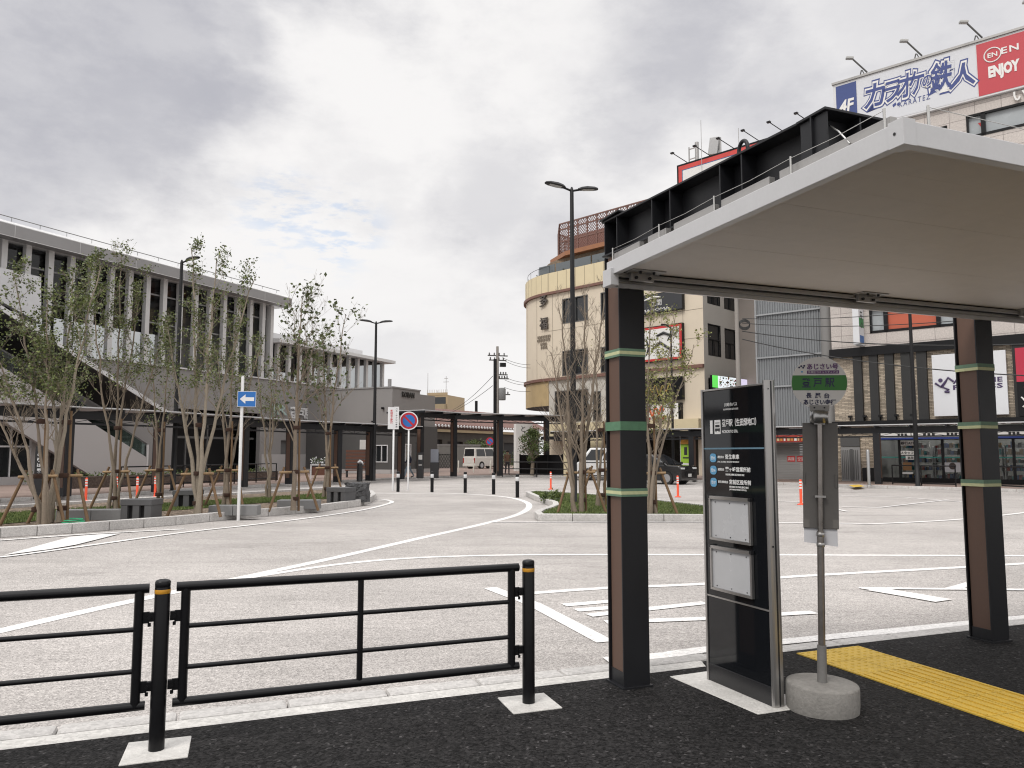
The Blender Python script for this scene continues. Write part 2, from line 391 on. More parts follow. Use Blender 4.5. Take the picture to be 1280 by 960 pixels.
for px_, tapes in ((0, ((440,'p'),(532,'g'),(616,'p'))), (3.285, ((458,'q'),(531,'q'),(604,'q')))):
    b = MB()
    b.box(px_,px_+.19,0,.012,.12,2.935).box(px_,px_+.19,.188,.2,.12,2.935).box(px_+.089,px_+.101,.012,.188,.12,2.935)
    b.box(px_-.015,px_+.205,-.015,.215,.1,.132).box(px_+.012,px_+.178,.014,.186,.132,.215)
    po = b.build('post', dark, sh, bevel=.0015)
    b = MB()
    for s_ in (px_+.016, px_+.162): b.box(s_, s_+.014, .022, .178, .2, 2.93)
    b.build('infill_board', brown, po, bevel=.002)
    Y1 = S.w(px_, 0).y
    for ty, kind in tapes:
        z = D(S.w(px_,0).x/Y1*FPX+640, ty, Y1).z
        b = MB(); d_ = .003
        if kind == 'p': bands = [(-.026,-.012,0),(-.012,.009,1),(.009,.026,0)]
        elif kind == 'q': bands = [(-.028,-.004,1),(-.004,.026,0)]
        else: bands = [(-.03,.028,2)]
        for z0, z1, mi in bands: b.box(px_-d_, px_+.19+d_, -d_, .2+d_, z+z0, z+z1, mi)
        b.build('tape_band', [tgreen, tpale, tfull], po)
# cantilever beams and the long edge beam (rolled I sections with stiffeners)
def ibeam(b, p, q, h, wf, tw=.008, tf=.012):
    p, q = Vector(p), Vector(q); z = Vector((0,0,1))
    b.beam(p+z*(h-tf/2), q+z*(h-tf/2), wf, tf); b.beam(p+z*tf/2, q+z*tf/2, wf, tf); b.beam(p+z*h/2, q+z*h/2, tw, h-2*tf)
for px_ in (0, 3.285):
    b = MB(); ibeam(b, (px_+.095,.22,2.945), (px_+.095,-1.70,2.868), .25, .2)
    for yy in (.19,.02,-.42,-.62,-1.1,-1.28): b.box(px_, px_+.19, yy-.005, yy+.005, 2.951+.04*(yy-.02), 3.175+.04*(yy-.02))
    b.box(px_-.02, px_+.21, -.03, .23, 3.197, 3.208); b.build('cantilever_beam', dark, sh, bevel=.0015)
b = MB(); ibeam(b, (-.02,-1.79,2.862), (7.4,-1.79,2.862), .25, .18)
for xx in (.0,.19,1.2,2.2,3.25,3.44,4.6): b.box(xx-.005, xx+.005, -1.87, -1.71, 2.876, 3.098)
b.build('edge_beam', dark, sh, bevel=.0015)
b = MB()
for k in range(9): b.box(-.06,7.4,-2.30+.2445*k+.0006,-2.30+.2445*(k+1)-.0006,2.775+.0002*(k%3),2.80)
b.box(-.06,7.4,-2.30,-.07,2.7945,2.8005,1); b.build('ceiling', [panel, alu2], sh)
MB().box(-.06,7.4,-.098,-.068,2.771,2.80).build('gap_shade_strip', black, sh)  # black strip added to shut out sky light; the gap's shade is its colour
b = MB(); b.box(-.06,7.4,-2.30,-.10,2.802,2.832); b.build('roof_sheet', alu2, sh)
b = MB(); b.box(-.10,-.062,-2.34,-.02,2.752,2.845).box(-.062,-.045,-2.30,-.1,2.757,2.774); b.build('end_fascia', alu, sh, bevel=.003)
b = MB(); b.box(-.04,7.4,-2.345,-2.302,2.752,2.845); b.build('front_fascia', alu, sh, bevel=.003)
b = MB(); b.box(-.105,-.042,-2.35,-2.28,2.748,2.852).cyl((-.106,-2.31,2.8),(-.108,-2.31,2.8),.006,m=1); b.build('corner_cap', [alu, black], sh, bevel=.003)
# gutter and rails along the back edge
b = MB(); b.box(-.1,7.4,-.098,-.07,2.742,2.768,0).box(-.06,7.4,-.07,-.052,2.735,2.772,1).box(-.1,7.4,-.05,-.028,2.715,2.765,0).box(-.1,7.4,-.026,-.004,2.685,2.735,2)
b.box(-.12,-.062,-.11,-.002,2.68,2.79,2); b.build('gutter', [alu2, black, alu], sh, bevel=.002)
for k, xx in enumerate((.02,1.93,3.66,5.4)):
    b = MB(); b.box(xx,xx+.17,-.128,-.1,2.716,2.77); b.box(xx-.03,xx+.22,-.2,-.1,2.768,2.7745)
    for e in (.035,.135):
        b.cyl((xx+e,-.142,2.735),(xx+e,-.126,2.735),.011,sides=6,m=1); b.cyl((xx+e+.01,-.17,2.752),(xx+e+.01,-.17,2.77),.010,sides=6,m=1)
    b.build('clamp_plate', [alu2, black], sh, bevel=.002)
# flashing between roof and beam, bird wires
b = MB()
for y0, y1 in ((-.04,-.36),(-.46,-.66),(-.74,-1.12),(-1.18,-1.55),(-1.62,-2.25)): b.box(-.055,-.02,y0,y1,2.834,2.905)
b.build('flashing', alu2, sh, bevel=.002)
ys = (-.06,-.62,-1.15,-1.72,-2.24); b = MB()
for yy in ys: b.cyl((-.075,yy,2.845),(-.075,yy,2.935),.0055,sides=8,m=0).lathe([(.014,0),(.014,.01),(.006,.014)],(-.075,yy,2.838),8,1)
for a_, c_ in zip(ys, ys[1:]):
    for z in (2.928,): b.tube([(-.075,a_,z),(-.075,(a_+c_)/2,z-.008),(-.075,c_,z)], .0016, 5, 0)
for xx in (.06,.9,1.7,2.6,3.4): b.cyl((xx,-2.322,2.845),(xx,-2.322,2.935),.0055,sides=8,m=0).lathe([(.014,0),(.014,.01),(.006,.014)],(xx,-2.322,2.838),8,1)
b.tube([(.06,-2.322,2.928),(.9,-2.322,2.922),(1.7,-2.322,2.928),(2.6,-2.322,2.922),(3.4,-2.322,2.928)], .0016, 5, 0)
b.tube([(.1,-1.75,3.11),(-.02,-1.95,2.97),(-.06,-2.05,2.87)], .004, 6, 0)
b.build('bird_wire', [steel, black], sh)
ey = S.l(G(937,197,3.16)).y
b = MB(); b.tube([(.095+.0*t, ey-.036*math.cos(math.pi*k/12), 3.155+.04+.05*math.sin(math.pi*k/12)) for t,k in ((0,k) for k in range(13))], .0105, 10)
for e in (-.036,.036): b.cyl((.095,ey+e,3.148),(.095,ey+e,3.197),.0105,sides=10)
b.build('lifting_eye', dark, sh)
# ------------------------------------------------------------------ guard fence along the kerb
blk = M('black_paint', (.006,.006,.007), .34, n=(9,.15,70), spec=.28); yband = M('amber_band', (.55,.26,.02), .45)
padm = M('patch_concrete', (.56,.545,.52), .85, n=(7,.22,50), bump=(60,.5))
FY = -.03; FX = (-4.69,-2.678,-.662)
def fence_post(label, x):
    t = thing('guard_post', label, 'fence post', S.w(x, FY, .12), S.a, 'posts of the kerbside guard fence')
    MB().lathe([(.0375,0),(.0375,.80),(.0365,.803),(.0365,.806),(.0375,.809),(.0375,.828),(.034,.836),(.02,.841),(0,.842)], sides=24).build('pole', blk, t)
    MB().lathe([(.038,.772),(.0384,.773),(.0384,.792),(.038,.793)], sides=24).build('reflective_band', yband, t)
    b = MB(); b.flat([(-.155,-.15),(.15,-.155),(.16,.14),(-.14,.155)], -.05, .006); b.build('footing', padm, t, bevel=.004)
    return t
gp = fence_post('black guard post with amber band standing between the two fence panels', FX[1])
g2 = dup(gp, S.w(FX[2], FY, .12), S.a, 'black guard post with amber band closing the right end of the guard fence')
0 and dup(gp, S.w(FX[0], FY, .12), S.a, 'black guard post at the far left end of the fence, outside the picture')
def fence_panel(x0, x1, label):
    Lp = x1-x0-.085*2
    t = thing('fence_panel', label, 'fence panel', S.w(x0+.085, FY, .12), S.a, 'black tube panels of the guard fence')
    MB().cyl((-.02,0,.80),(Lp+.02,0,.80),.024,sides=18).build('top_rail', blk, t)
    MB().cyl((-.02,0,.225),(Lp+.02,0,.225),.022,sides=18).build('bottom_rail', blk, t)
    for z in (.60,.395): MB().cyl((.03,0,z),(Lp-.03,0,z),.0125,sides=14).build('middle_rail', blk, t)
    for x, r in ((.025,.023),(Lp/2,.017),(Lp-.025,.023)): MB().cyl((x,0,.222),(x,0,.80),r,sides=16).build('upright', blk, t)
    for x, s_ in ((.02,-1),(Lp-.02,1)):
        for z in (.655,.315):
            b = MB(); b.box(x,x+s_*.045,-.006,.006,z-.028,z+.028).box(x+s_*.04,x+s_*.066,-.012,.012,z-.02,z+.024)
            b.cyl((x+s_*.045,-.0,z-.045),(x+s_*.045,0,z-.028),.008,sides=8).cyl((x+s_*.045,-.02,z),(x+s_*.045,.02,z),.009,sides=8)
            b.build('bracket', blk, t)
    return t
fp = fence_panel(FX[1], FX[2], 'black tubular fence panel between the two banded posts, whole in the picture')
dup(fp, S.w(FX[0]+.085, FY, .12), S.a, 'black tubular fence panel cut off by the left picture edge')
# ------------------------------------------------------------------ bus stop totem
tb = M('totem_black', (.008,.009,.011), .07, spec=.5); tb2 = M('totem_plinth', (.02,.02,.022), .25)
wht = M('white_ink', (.84,.84,.84), .5); rail = M('totem_rail', (.42,.41,.40), .28, .85); lblue = M('light_blue_badge', (.12,.34,.56), .5)
teal = M('steel_blue_line', (.13,.24,.32), .4); board = M('pin_board', (.50,.505,.52), .25, n=(2.5,.05))
T = Frame(S.w(.617, -.02), S.a-R(90)+R(2))     # x runs along the face towards the camera, y = out of the left-hand side ... face looks to -y
tt = thing('bus_stop_totem', 'tall black glass bus stop totem with silver edges, route lettering and two empty notice frames', 'bus stop sign', (T.o.x,T.o.y,.12), T.a)
# local: x along the face (0..0.62), face plane y = 0 looking to -y, body behind it up to +0.09
MB().box(.012,.603,.002,.062,.03,1.895).build('glass_body', tb, tt, bevel=.003)
MB().box(.012,.603,-.001,.066,0,.115).build('plinth', tb2, tt, bevel=.002)
b = MB(); b.box(-.006,.012,-.006,.07,0,1.91,0)
prof = [(.603,-.008),(.614,-.009),(.623,-.003),(.627,.012),(.628,.032),(.627,.05),(.623,.067),(.614,.073),(.603,.072)]
b.prism([(x,y,0) for x,y in prof], (0,0,1.925), 0)
b.box(.6275,.6295,.028,.040,.01,1.92,1).cyl((.6285,.012,.93),(.634,.012,.93),.006,sides=10,m=1).cyl((.6285,.012,1.87),(.632,.012,1.87),.004,sides=10,m=1)
b.build('edge_rail', [rail, tb2], tt, bevel=.0012)
MB().box(-.004,.603,-.004,.068,1.896,1.908).build('top_cap', rail, tt, bevel=.002)
MB().box(.012,.603,-.0012,.0,1.508,1.518).build('rule_line', teal, tt); MB().box(.012,.603,-.0035,.0,.548,.558).build('rule_line', rail, tt)
for z0, z1, hw in ((.92,1.205,0),(.60,.885,0)):
    f = MB(); x0, x1 = .075,.475; w_ = .016
    f.box(x0,x1,-.022,.0,z0,z0+w_).box(x0,x1,-.026,.0,z1-w_*1.3,z1).box(x0,x0+w_,-.022,.0,z0+w_,z1-w_*1.3).box(x1-w_,x1,-.022,.0,z0+w_,z1-w_*1.3)
    f.box(x0-.006,x0+.012,-.028,-.002,z1-.018,z1+.004,1).box(x1-.012,x1+.006,-.028,-.002,z1-.018,z1+.004,1)
    fo = f.build('notice_frame', [rail, tb2], tt, bevel=.0015)
    p = MB(); p.box(x0+w_,x1-w_,-.011,-.001,z0+w_,z1-w_*1.3,0)
    for fx in (.14,.5,.86):
        for zz in (z0+.03, z1-.04): p.cyl((x0+(x1-x0)*fx,-.0135,zz),(x0+(x1-x0)*fx,-.011,zz),.004,sides=8,m=1)
    p.build('pin_board', [board, black], fo)
AX, UP = (1,0,0), (0,0,1)
def tl(body, x, z, h, w_=None, mat=wht, al='L', bold=.012): txt(body, (x,0,z), AX, UP, h, mat, tt, w=w_, depth=.0012, align=al, bold=bold)
tl('川崎市バス', .295, 1.795, .024, .125, al='C'); tl('KAWASAKI CITY BUS', .295, 1.765, .0115, .145, al='C')
tl('1', .082, 1.655, .088, .026, bold=.0)
b = MB(); b.box(.128,.19,-.0014,0,1.608,1.70,0); b.box(.137,.181,-.0022,-.0014,1.652,1.668,1).box(.134,.184,-.0022,-.0014,1.628,1.645,1).box(.139,.148,-.0022,-.0014,1.62,1.63,1).box(.17,.179,-.0022,-.0014,1.62,1.63,1).box(.137,.181,-.0022,-.0014,1.678,1.683,1)
b.build('bus_pictogram', [wht, tb2], tt)
tl('登戸駅（生田緑地口）', .205, 1.678, .050, .325, bold=.018); tl('NOBORITO STA.', .205, 1.622, .019, .155)
for z, no, via, dst, sub, sub2 in ((1.452,'登05','蔵敷経由','菅生車庫','(Via Zoshiki) SUGAO SHAKO',None),(1.372,'登06','蔵敷経由','鷲ヶ峰営業所前','WASHIGAMINE EIGYOSHO MAE',None),(1.292,'登07','菅生車庫経由','宮前区役所前','MIYAMAE KUYAKUSHO MAE','(MIYAMAE WARD OFFICE)')):
    b = MB(); r = .024; pts = []
    for k in range(24):
        a_ = 2*math.pi*k/24; c_, s_ = math.cos(a_), math.sin(a_)
        pts.append((.106+.033*math.copysign(abs(c_)**.7,c_), -.0005, z+.029*math.copysign(abs(s_)**.7,s_)))
    b.prism(pts, (0,-.001,0)); b.build('route_badge', lblue, tt)
    txt(no, (.106,-.0016,z), AX, UP, .022, wht, tt, w=.045, depth=.0008)
    w2 = .062 if len(via) == 4 else .098
    tl(via, .152, z+.006, .0165, w2); tl(dst, .152+w2+.014, z+.008, .031, .034*len(dst)+.0, bold=.016)
    x2 = .152 if no == '登05' else .152+w2+.014
    tl(sub, x2, z-.026 if not sub2 else z-.023, .0125, .18 if no != '登05' else .21)
    if sub2: tl(sub2, x2, z-.041, .0125, .16)
b = MB(); b.flat([(-.16,-.19),(.66,-.16),(.68,.22),(.66,.24),(-.16,.24)], -.05, .005); b.build('footing', padm, tt, bevel=.004)
# ------------------------------------------------------------------ older round bus stop sign
conc = M('old_concrete', (.225,.215,.20), .9, n=(7,.28,45), bump=(70,.5,.008)); dg = M('dull_grey_back', (.105,.098,.092), .5, n=(5,.10,60))
paleg = M('sign_grey_white', (.60,.585,.565), .45); sgreen = M('sign_green', (.028,.16,.022), .5); navy = M('navy_ink', (.012,.012,.055), .5); purp = M('purple_ink', (.10,.03,.13), .5)
galv = M('galvanised', (.40,.39,.38), .35, .8, n=(9,.15)); paper = M('paper', (.62,.62,.65), .8, n=(6,.04))
pc = G(1026,893,.12); pc = Vector((pc.x*.985, pc.y*.985+.0, 0)); pc = S.w(.900,-.735)
bs = thing('bus_stop_pole', 'old round bus stop sign on a steel pole set in a grey concrete drum', 'bus stop sign', (pc.x,pc.y,.12), math.atan2(pc.x,pc.y)*-1+R(4)); bs.rotation_euler.y = R(1.35)
b = MB(); b.lathe([(.0,-.02),(.196,-.02),(.200,.0),(.203,.05),(.202,.138),(.198,.146),(.190,.149),(.0,.151)], sides=48); b.build('base', conc, bs)
MB().cyl((0,0,.14),(0,0,.36),.0275,.026,20).build('socket', M('socket_grey',(.16,.155,.15),.6,n=(12,.15,60)), bs)
MB().cyl((0,0,.35),(0,0,1.02),.0205,.0205,20).cyl((0,.0,1.0),(0,0,1.74),.0165,.0165,16).build('pole', M('worn_steel',(.27,.25,.235),.3,.85,n=(6,.3)), bs)
for z in (.99,.93): MB().lathe([(.0215,0),(.024,.003),(.024,.022),(.0215,.025)], (0,0,z), 16).build('clamp', galv, bs)
for z in (1.22,1.655): MB().box(-.03,.03,-.021,.006,z,z+.012).build('clamp', galv, bs)
b = MB(); b.box(-.094,.104,.02,.032,1.035,1.665); tp = b.build('timetable_board', dg, bs, bevel=.002)
film = M('tape_film',(.16,.15,.14),.2)
for q_ in ((-.088,-.082,.012,.02,1.30,1.37),(.086,.096,.012,.02,1.28,1.36)): MB().box(*q_).build('board_latch', dg, tp)
for q_ in ((-.092,-.06,.0192,.02,1.04,1.085),(.07,.102,.0192,.02,1.04,1.09)): MB().box(*q_).build('tape_piece', film, tp)
b = MB(); b.face([(-.09,.033,.95),(-.02,.034,.945),(.03,.033,.94),(.098,.034,.935),(.096,.034,1.05),(-.09,.034,1.05)]); b.prism([(-.09,.033,.95),(.098,.033,.932),(.096,.033,1.04),(-.09,.033,1.04)], (0,.0012,0)); b.build('paper_notice', paper, tp)
b = MB(); b.lathe([(.03,1.66),(.052,1.665),(.052,1.735),(.03,1.74)], sides=20); b.build('steel_collar', M('collar_steel',(.34,.335,.33),.28,.9), bs)
zc_, r_ = 1.905, .157; b = MB(); n = 64
b.prism([(r_*math.cos(2*math.pi*k/n), -.012, zc_+r_*math.sin(2*math.pi*k/n)) for k in range(n)], (0,.006,0), 0)
disc = b.build('disc', paleg, bs)
b = MB(); n = 40; z0, z1 = zc_-.045, zc_+.046
def arcp(a0, a1, rr): return [(rr*math.cos(a0+(a1-a0)*k/12), -.0125, zc_+rr*math.sin(a0+(a1-a0)*k/12)) for k in range(13)]
rr = r_-.0015; t0, t1 = math.asin((z0-zc_)/rr), math.asin((z1-zc_)/rr)
b.prism(arcp(t0,t1,rr)+arcp(math.pi-t1,math.pi-t0,rr), (0,-.0008,0)); b.build('green_band', sgreen, disc)
def dl(body, x, z, h, w_, mat, bold=.0): txt(body, (x,-.0134,z), AX, UP, h, mat, disc, w=w_, depth=.0008, bold=bold)
dl('登', -.072, zc_+.001, .058, .052, navy, .02); dl('戸', -.008, zc_+.001, .056, .05, navy, .02); dl('駅', .060, zc_+.001, .058, .054, navy, .02)
dl('あじさい号', .02, zc_+.098, .037, .175, purp, .03)
b = MB(); b.box(-.068,.112,-.0130,-.012,zc_+.055,zc_+.075); b.build('purple_strip', purp, disc); dl('多摩区コミュニティバス', .022, zc_+.065, .014, .168, paleg)
for k, (x, z) in enumerate(((-.112,.094),(-.10,.102),(-.089,.093),(-.083,.104),(-.096,.068))):
    b = MB(); b.lathe([(.0,.0),(.006,.0)], (0,0,0), 10); b = MB(); b.prism([(x+.006*math.cos(q), -.0125, zc_+z+.006*math.sin(q)) for q in [2*math.pi*j/10 for j in range(10)]], (0,-.0008,0)); b.build('flower_emblem', lblue if k == 4 else navy, disc)
for x, ch in ((-.058,'長'),(-.008,'尾'),(.042,'台')): dl(ch, x, zc_-.077, .033, .031, navy, .03)
dl('あじさい寺行', .002, zc_-.116, .034, .182, navy, .03)
b = MB(); b.prism([(-.055,-.014,zc_-.135),(.055,-.014,zc_-.135),(.055,-.014,zc_-.17),(.03,-.014,zc_-.185),(-.03,-.014,zc_-.185),(-.055,-.014,zc_-.17)], (0,-.004,0))
for s_ in (-.028,.028): b.cyl((s_,-.022,zc_-.15),(s_,-.018,zc_-.15),.005,sides=8,m=1)
b.build('disc_bracket', [M('bracket_grey',(.22,.21,.20),.5,.3), black], disc)
# ------------------------------------------------------------------ planted islands
random.seed(11)
GZ = .13
def resample(pts, step):
    pts = [Vector((p[0],p[1],0)) for p in pts]; out = []; n = len(pts)
    for k in range(n):
        a, c = pts[k], pts[(k+1)%n]; m = max(1, round((c-a).length/step))
        out += [a+(c-a)*j/m for j in range(m)]
    return out
def inset(pts, d):
    n = len(pts); ar = sum(pts[k].x*pts[(k+1)%n].y-pts[(k+1)%n].x*pts[k].y for k in range(n)); s_ = 1 if ar > 0 else -1; o = []
    for k in range(n):
        a = (pts[k]-pts[k-1]); c = (pts[(k+1)%n]-pts[k])
        n1 = Vector((-a.y,a.x,0)).normalized(); n2 = Vector((-c.y,c.x,0)).normalized(); m = (n1+n2)
        if m.length < 1e-4: m = n1
        m.normalize(); o.append(pts[k]+m*s_*d/max(.5, m.dot(n1)))
    return o
def inside(p, poly):
    c = False; n = len(poly)
    for k in range(n):
        a, b_ = poly[k], poly[(k+1)%n]
        if (a.y > p.y) != (b_.y > p.y) and p.x < (b_.x-a.x)*(p.y-a.y)/(b_.y-a.y)+a.x: c = not c
    return c
def island(label, out_px, kname, kh, blades, gravel=None):
    o = resample([G(*p) for p in out_px], .8); i1 = inset(o, .17); n = len(o)
    b = MB()
    for k in range(n):
        j = (k+1)%n; e = .006/max(.05,(o[j]-o[k]).length)
        q = [o[k].lerp(o[j],e), o[k].lerp(o[j],1-e), i1[k].lerp(i1[j],1-e), i1[k].lerp(i1[j],e)]
        b.flat(q, 0, kh)
    tag(b.build('kerb', MAT_KERB, bevel=.012), kind='structure')
    i2 = inset(o, .165)
    soil = MB(); soil.face([(p.x,p.y,GZ-.012) for p in i2]); tag(soil.build('ground', MAT_SOIL), kind='structure')
    tf = inset(o, .19) if gravel is None else [Vector((p.x,p.y,0)) for p in [G(*q, GZ) for q in gravel]]
    t = MB(); t.face([(p.x,p.y,GZ) for p in tf]); tag(t.build('lawn', MAT_GRASS), kind='structure')
    xs = [p.x for p in tf]; ys = [p.y for p in tf]; g = MB(); c = 0
    while c < blades:
        p = Vector((random.uniform(min(xs),max(xs)), random.uniform(min(ys),max(ys)), 0))
        if not inside(p, tf): continue
        c += 1; h = random.uniform(.03,.065); a = random.uniform(0,6.28); wv = Vector((math.cos(a),math.sin(a),0))*.012
        tip = p+Vector((random.uniform(-.02,.02),random.uniform(-.02,.02),GZ+h))
        g.face([p-wv+Vector((0,0,GZ)), p+wv+Vector((0,0,GZ)), tip], random.randint(0,1))
    go = g.build('grass', [M('blade_green',(.075,.115,.026),.7), M('blade_light',(.13,.165,.045),.7)])
    tag(go, label, kind='stuff')
L_OUT = [(-90,681),(0,672.5),(90,667),(220,656.5),(300,648.5),(400,640),(450,633),(464,628.5),(470,624),(466,619.5),(450,615.5),(430,613.5),(330,620),(200,628),(0,641),(-110,649)]
island('short green turf growing on the long island in front of the station', L_OUT, 'k', .2, 16000,
       [(-105,662),(0,655),(60,650),(150,641),(230,637),(320,629),(400,624),(440,620),(452,617),(430,615.5),(330,621.5),(200,629.5),(0,641.5),(-105,650)])
R_OUT = [(657,620),(668,625.5),(682,630.5),(690.5,634),(691.5,637.5),(684,641),(673,644.5),(668,648),(672,651.5),(760,652),(830,652),(886,652.5),(925,653),(930,648.5),(918,643),(880,637.5),(830,631.5),(760,624),(700,619.5),(668,618)]
island('short green turf growing on the small island with the tall lamp', R_OUT, 'k', .17, 9000)
# low plants at the tip of the small island
lf = M('shrub_leaf', (.055,.085,.02), .55); lf2 = M('shrub_leaf_light', (.10,.13,.03), .55)
def leafball(b, c, r, n, s_=.05, mi=2, flat=1.0):
    for _ in range(n):
        v = Vector((random.gauss(0,1),random.gauss(0,1),random.gauss(0,1))).normalized()*r*random.random()**.4; v.z = abs(v.z)*flat if flat < 1 else v.z
        leaf(b, Vector(c)+v, s_*random.uniform(.6,1.3), random.randrange(mi))
def leaf(b, p, s_, m=0, d=None):
    d = Vector((random.gauss(0,1),random.gauss(0,1),random.gauss(0,.7)+.2)).normalized() if d is None else d
    q = d.cross(Vector((random.gauss(0,1),random.gauss(0,1),random.gauss(0,1)))).normalized(); nr = d.cross(q)
    b.face([p, p+d*s_*.5+q*s_*.33+nr*s_*.08, p+d*s_, p+d*s_*.5-q*s_*.33+nr*s_*.08], m)
for k, (px, py, r, txt_) in enumerate(((695,626,.26,'taller of the two low leafy plants at the tip of the small island'),(683,625,.2,'lower leafy plant spreading at the tip of the small island beside the kerb'))):
    p = G(px, py, GZ); b = MB(); leafball(b, p+Vector((0,0,r*.5)), r, 170, .09); tag(b.build('low_plant', [lf, lf2]), txt_, 'plant', 'low plants at the island tip')
# ------------------------------------------------------------------ young trees
bark = M('young_bark', (.205,.165,.125), .85, n=(7,.22,40), bump=(60,.4)); bark2 = M('pale_bark', (.265,.225,.175), .85, n=(7,.22,40), bump=(60,.4))
lg = [M('leaf_olive',(.098,.125,.032),.5), M('leaf_dark',(.05,.068,.018),.5), M('leaf_fresh',(.165,.195,.055),.5)]
lgy = [M('leaf_spring',(.22,.23,.065),.5), M('leaf_spring_dark',(.13,.145,.04),.5), M('leaf_spring_pale',(.31,.30,.11),.5)]
def young_tree(label, base, tops, r0=.05, leaves=1200, leaf_size=.06, leafm=lg, leaf_from=.45, branch_from=.35, nb=16, blen=1.1, seed=1, mat=bark, spread=.18, droop=0.0, cat='tree', twig_leaf=.75, group='young planted trees on the islands'):
    rnd = random.Random(seed); base = Vector(base)
    t = thing('young_tree', label, cat, base, 0, group); b = MB(); tips = []
    def branch(p, d, ln, r, lev):
        n = 5 if lev < 2 else 4; pts = [p.copy()]; rs = [r]; dd = d.copy(); step = ln/n
        for k in range(n):
            dd = (dd+Vector((rnd.gauss(0,.11),rnd.gauss(0,.11),rnd.gauss(.07-droop,.06)))).normalized()
            pts.append(pts[-1]+dd*step); rs.append(max(.0022, r*(1-.8*(k+1)/n)))
        b.tube(pts, rs, 5 if lev < 2 else 4, cap=False)
        for k in range(1, n+1): tips.append((pts[k], dd, lev, k/n))
        if lev < 3:
            m = {0:5,1:5,2:3}[lev]
            for q in range(m):
                f = rnd.uniform(.25,.95); k = min(n-1, int(f*n)); pp = pts[k].lerp(pts[k+1], f*n-k)
                a = rnd.uniform(0, 6.283); sd = Vector((math.cos(a), math.sin(a), rnd.uniform(.1,.7)))
                branch(pp, (dd*.8+sd*.75).normalized(), ln*rnd.uniform(.35,.6), max(.0025, rs[k]*.55), lev+1)
    for si, tp in enumerate(tops):
        top = Vector(tp); H_ = top.z-base.z; a0 = rnd.uniform(0,6.28); off = Vector((math.cos(a0),math.sin(a0),0))*(.10 if len(tops) > 1 else .0)
        n = 14; pts, rs = [], []; wob = Vector((rnd.uniform(-1,1),rnd.uniform(-1,1),0)); ph = rnd.uniform(0,6)
        for k in range(n+1):
            f = k/n; e = f**1.25 if len(tops) > 1 else f
            p = base+off*(1-f)+Vector(((top.x-base.x)*e, (top.y-base.y)*e, H_*f))+wob*.09*math.sin(f*5+ph)*f+Vector((rnd.gauss(0,.018),rnd.gauss(0,.018),0))*(1 if k else 0)
            pts.append(p-base); rs.append((r0*rnd.uniform(.85,1.1))*(1-.88*f**.8)+.003)
        rs[0] *= 1.2; b.tube(pts, rs, 8, cap=True)
        for q in range(nb):
            f = branch_from+(1-branch_from)*(q+rnd.random())/nb; f = min(f,.985); k = min(n-1, int(f*n)); pp = pts[k].lerp(pts[k+1], f*n-k)
            a = rnd.uniform(0,6.283); sd = Vector((math.cos(a), math.sin(a), rnd.uniform(.6,1.6)))
            branch(pp, (sd+(pts[k+1]-pts[k]).normalized()*.4).normalized(), blen*(1.15-f*.75)*rnd.uniform(.6,1.15), rs[k]*.45, 1)
        tips.append((pts[-1], Vector((0,0,1)), 2, 1))
    b.build('trunk', mat, t)
    leaves = int(leaves*1.5)
    zmax = max(p.z for p, *_ in tips); cand = [q for q in tips if q[0].z > zmax*leaf_from and q[2] >= 1]
    c = MB()
    for _ in range(leaves):
        p, d, lev, f = rnd.choice(cand); p = p+Vector((rnd.gauss(0,.06),rnd.gauss(0,.06),rnd.gauss(0,.06)))
        random.seed(rnd.random()); leaf(c, p, leaf_size*rnd.uniform(.6,1.35), rnd.choices((0,1,2),(5,3,2))[0])
    if leaves: c.build('crown', leafm, t)
    return t
def at(px, py, base, dy=0.0): return D(px, py, base[1]+dy)
def TB(px, py): return G(px, py, GZ)
B1 = TB(56,656); young_tree('multi-stemmed young tree at the left picture edge, its thin stems fanning widely', B1, [at(18,345,B1,.6), at(-20,400,B1,-.3), at(60,375,B1,.2), at(-45,460,B1,.1)], .046, 3000, seed=3, nb=12, blen=1.15)
B2 = TB(68,653); young_tree('young tree with twin straight pale trunks behind the left crossbar stake', B2, [at(95,340,B2,.5), at(122,332,B2,-.3), at(60,430,B2,.8)], .055, 3200, seed=5, nb=13, blen=1.15, mat=bark2)
B3 = TB(140,637); young_tree('young tree with leaning fanned stems behind the first granite block bench', B3, [at(150,318,B3,.3), at(108,345,B3,-.5), at(178,350,B3,.5), at(205,420,B3,.2)], .047, 3000, seed=8, nb=13, blen=1.3)
B4 = TB(196,631); young_tree('slender sparse young tree tied to a tall brown pole right of the first block bench', B4, [at(188,430,B4,.3), at(214,425,B4,-.2)], .045, 350, seed=13, nb=9, blen=.9)
B5 = TB(243,645); young_tree('tallest young tree left of the one-way sign, with a banded pale trunk and four stems', B5, [at(238,308,B5,.2), at(272,322,B5,-.4), at(318,345,B5,.4), at(205,400,B5,.2)], .062, 2600, seed=21, nb=13, blen=1.05, mat=bark2)
B6 = TB(281,632); young_tree('young tree with curved low stems just behind the one-way sign pole', B6, [at(300,380,B6,.2), at(330,420,B6,.5), at(272,440,B6,.4)], .055, 1400, seed=25, nb=10, blen=1.0)
B8 = TB(338,622); young_tree('thin clustered young tree standing far back between the one-way sign and the banded straight trunk', B8, [at(322,440,B8,.2), at(350,425,B8,.3), at(338,470,B8,-.4)], .045, 700, seed=30, nb=8, blen=1.0)
B7 = TB(367,638); young_tree('straight single-trunk young tree with large heart-shaped leaves right of the one-way sign', B7, [at(376,372,B7,.1)], .07, 330, leaf_size=.12, leafm=[lg[1],lg[0],lg[1]], seed=41, nb=26, blen=2.1, branch_from=.3, leaf_from=.3)
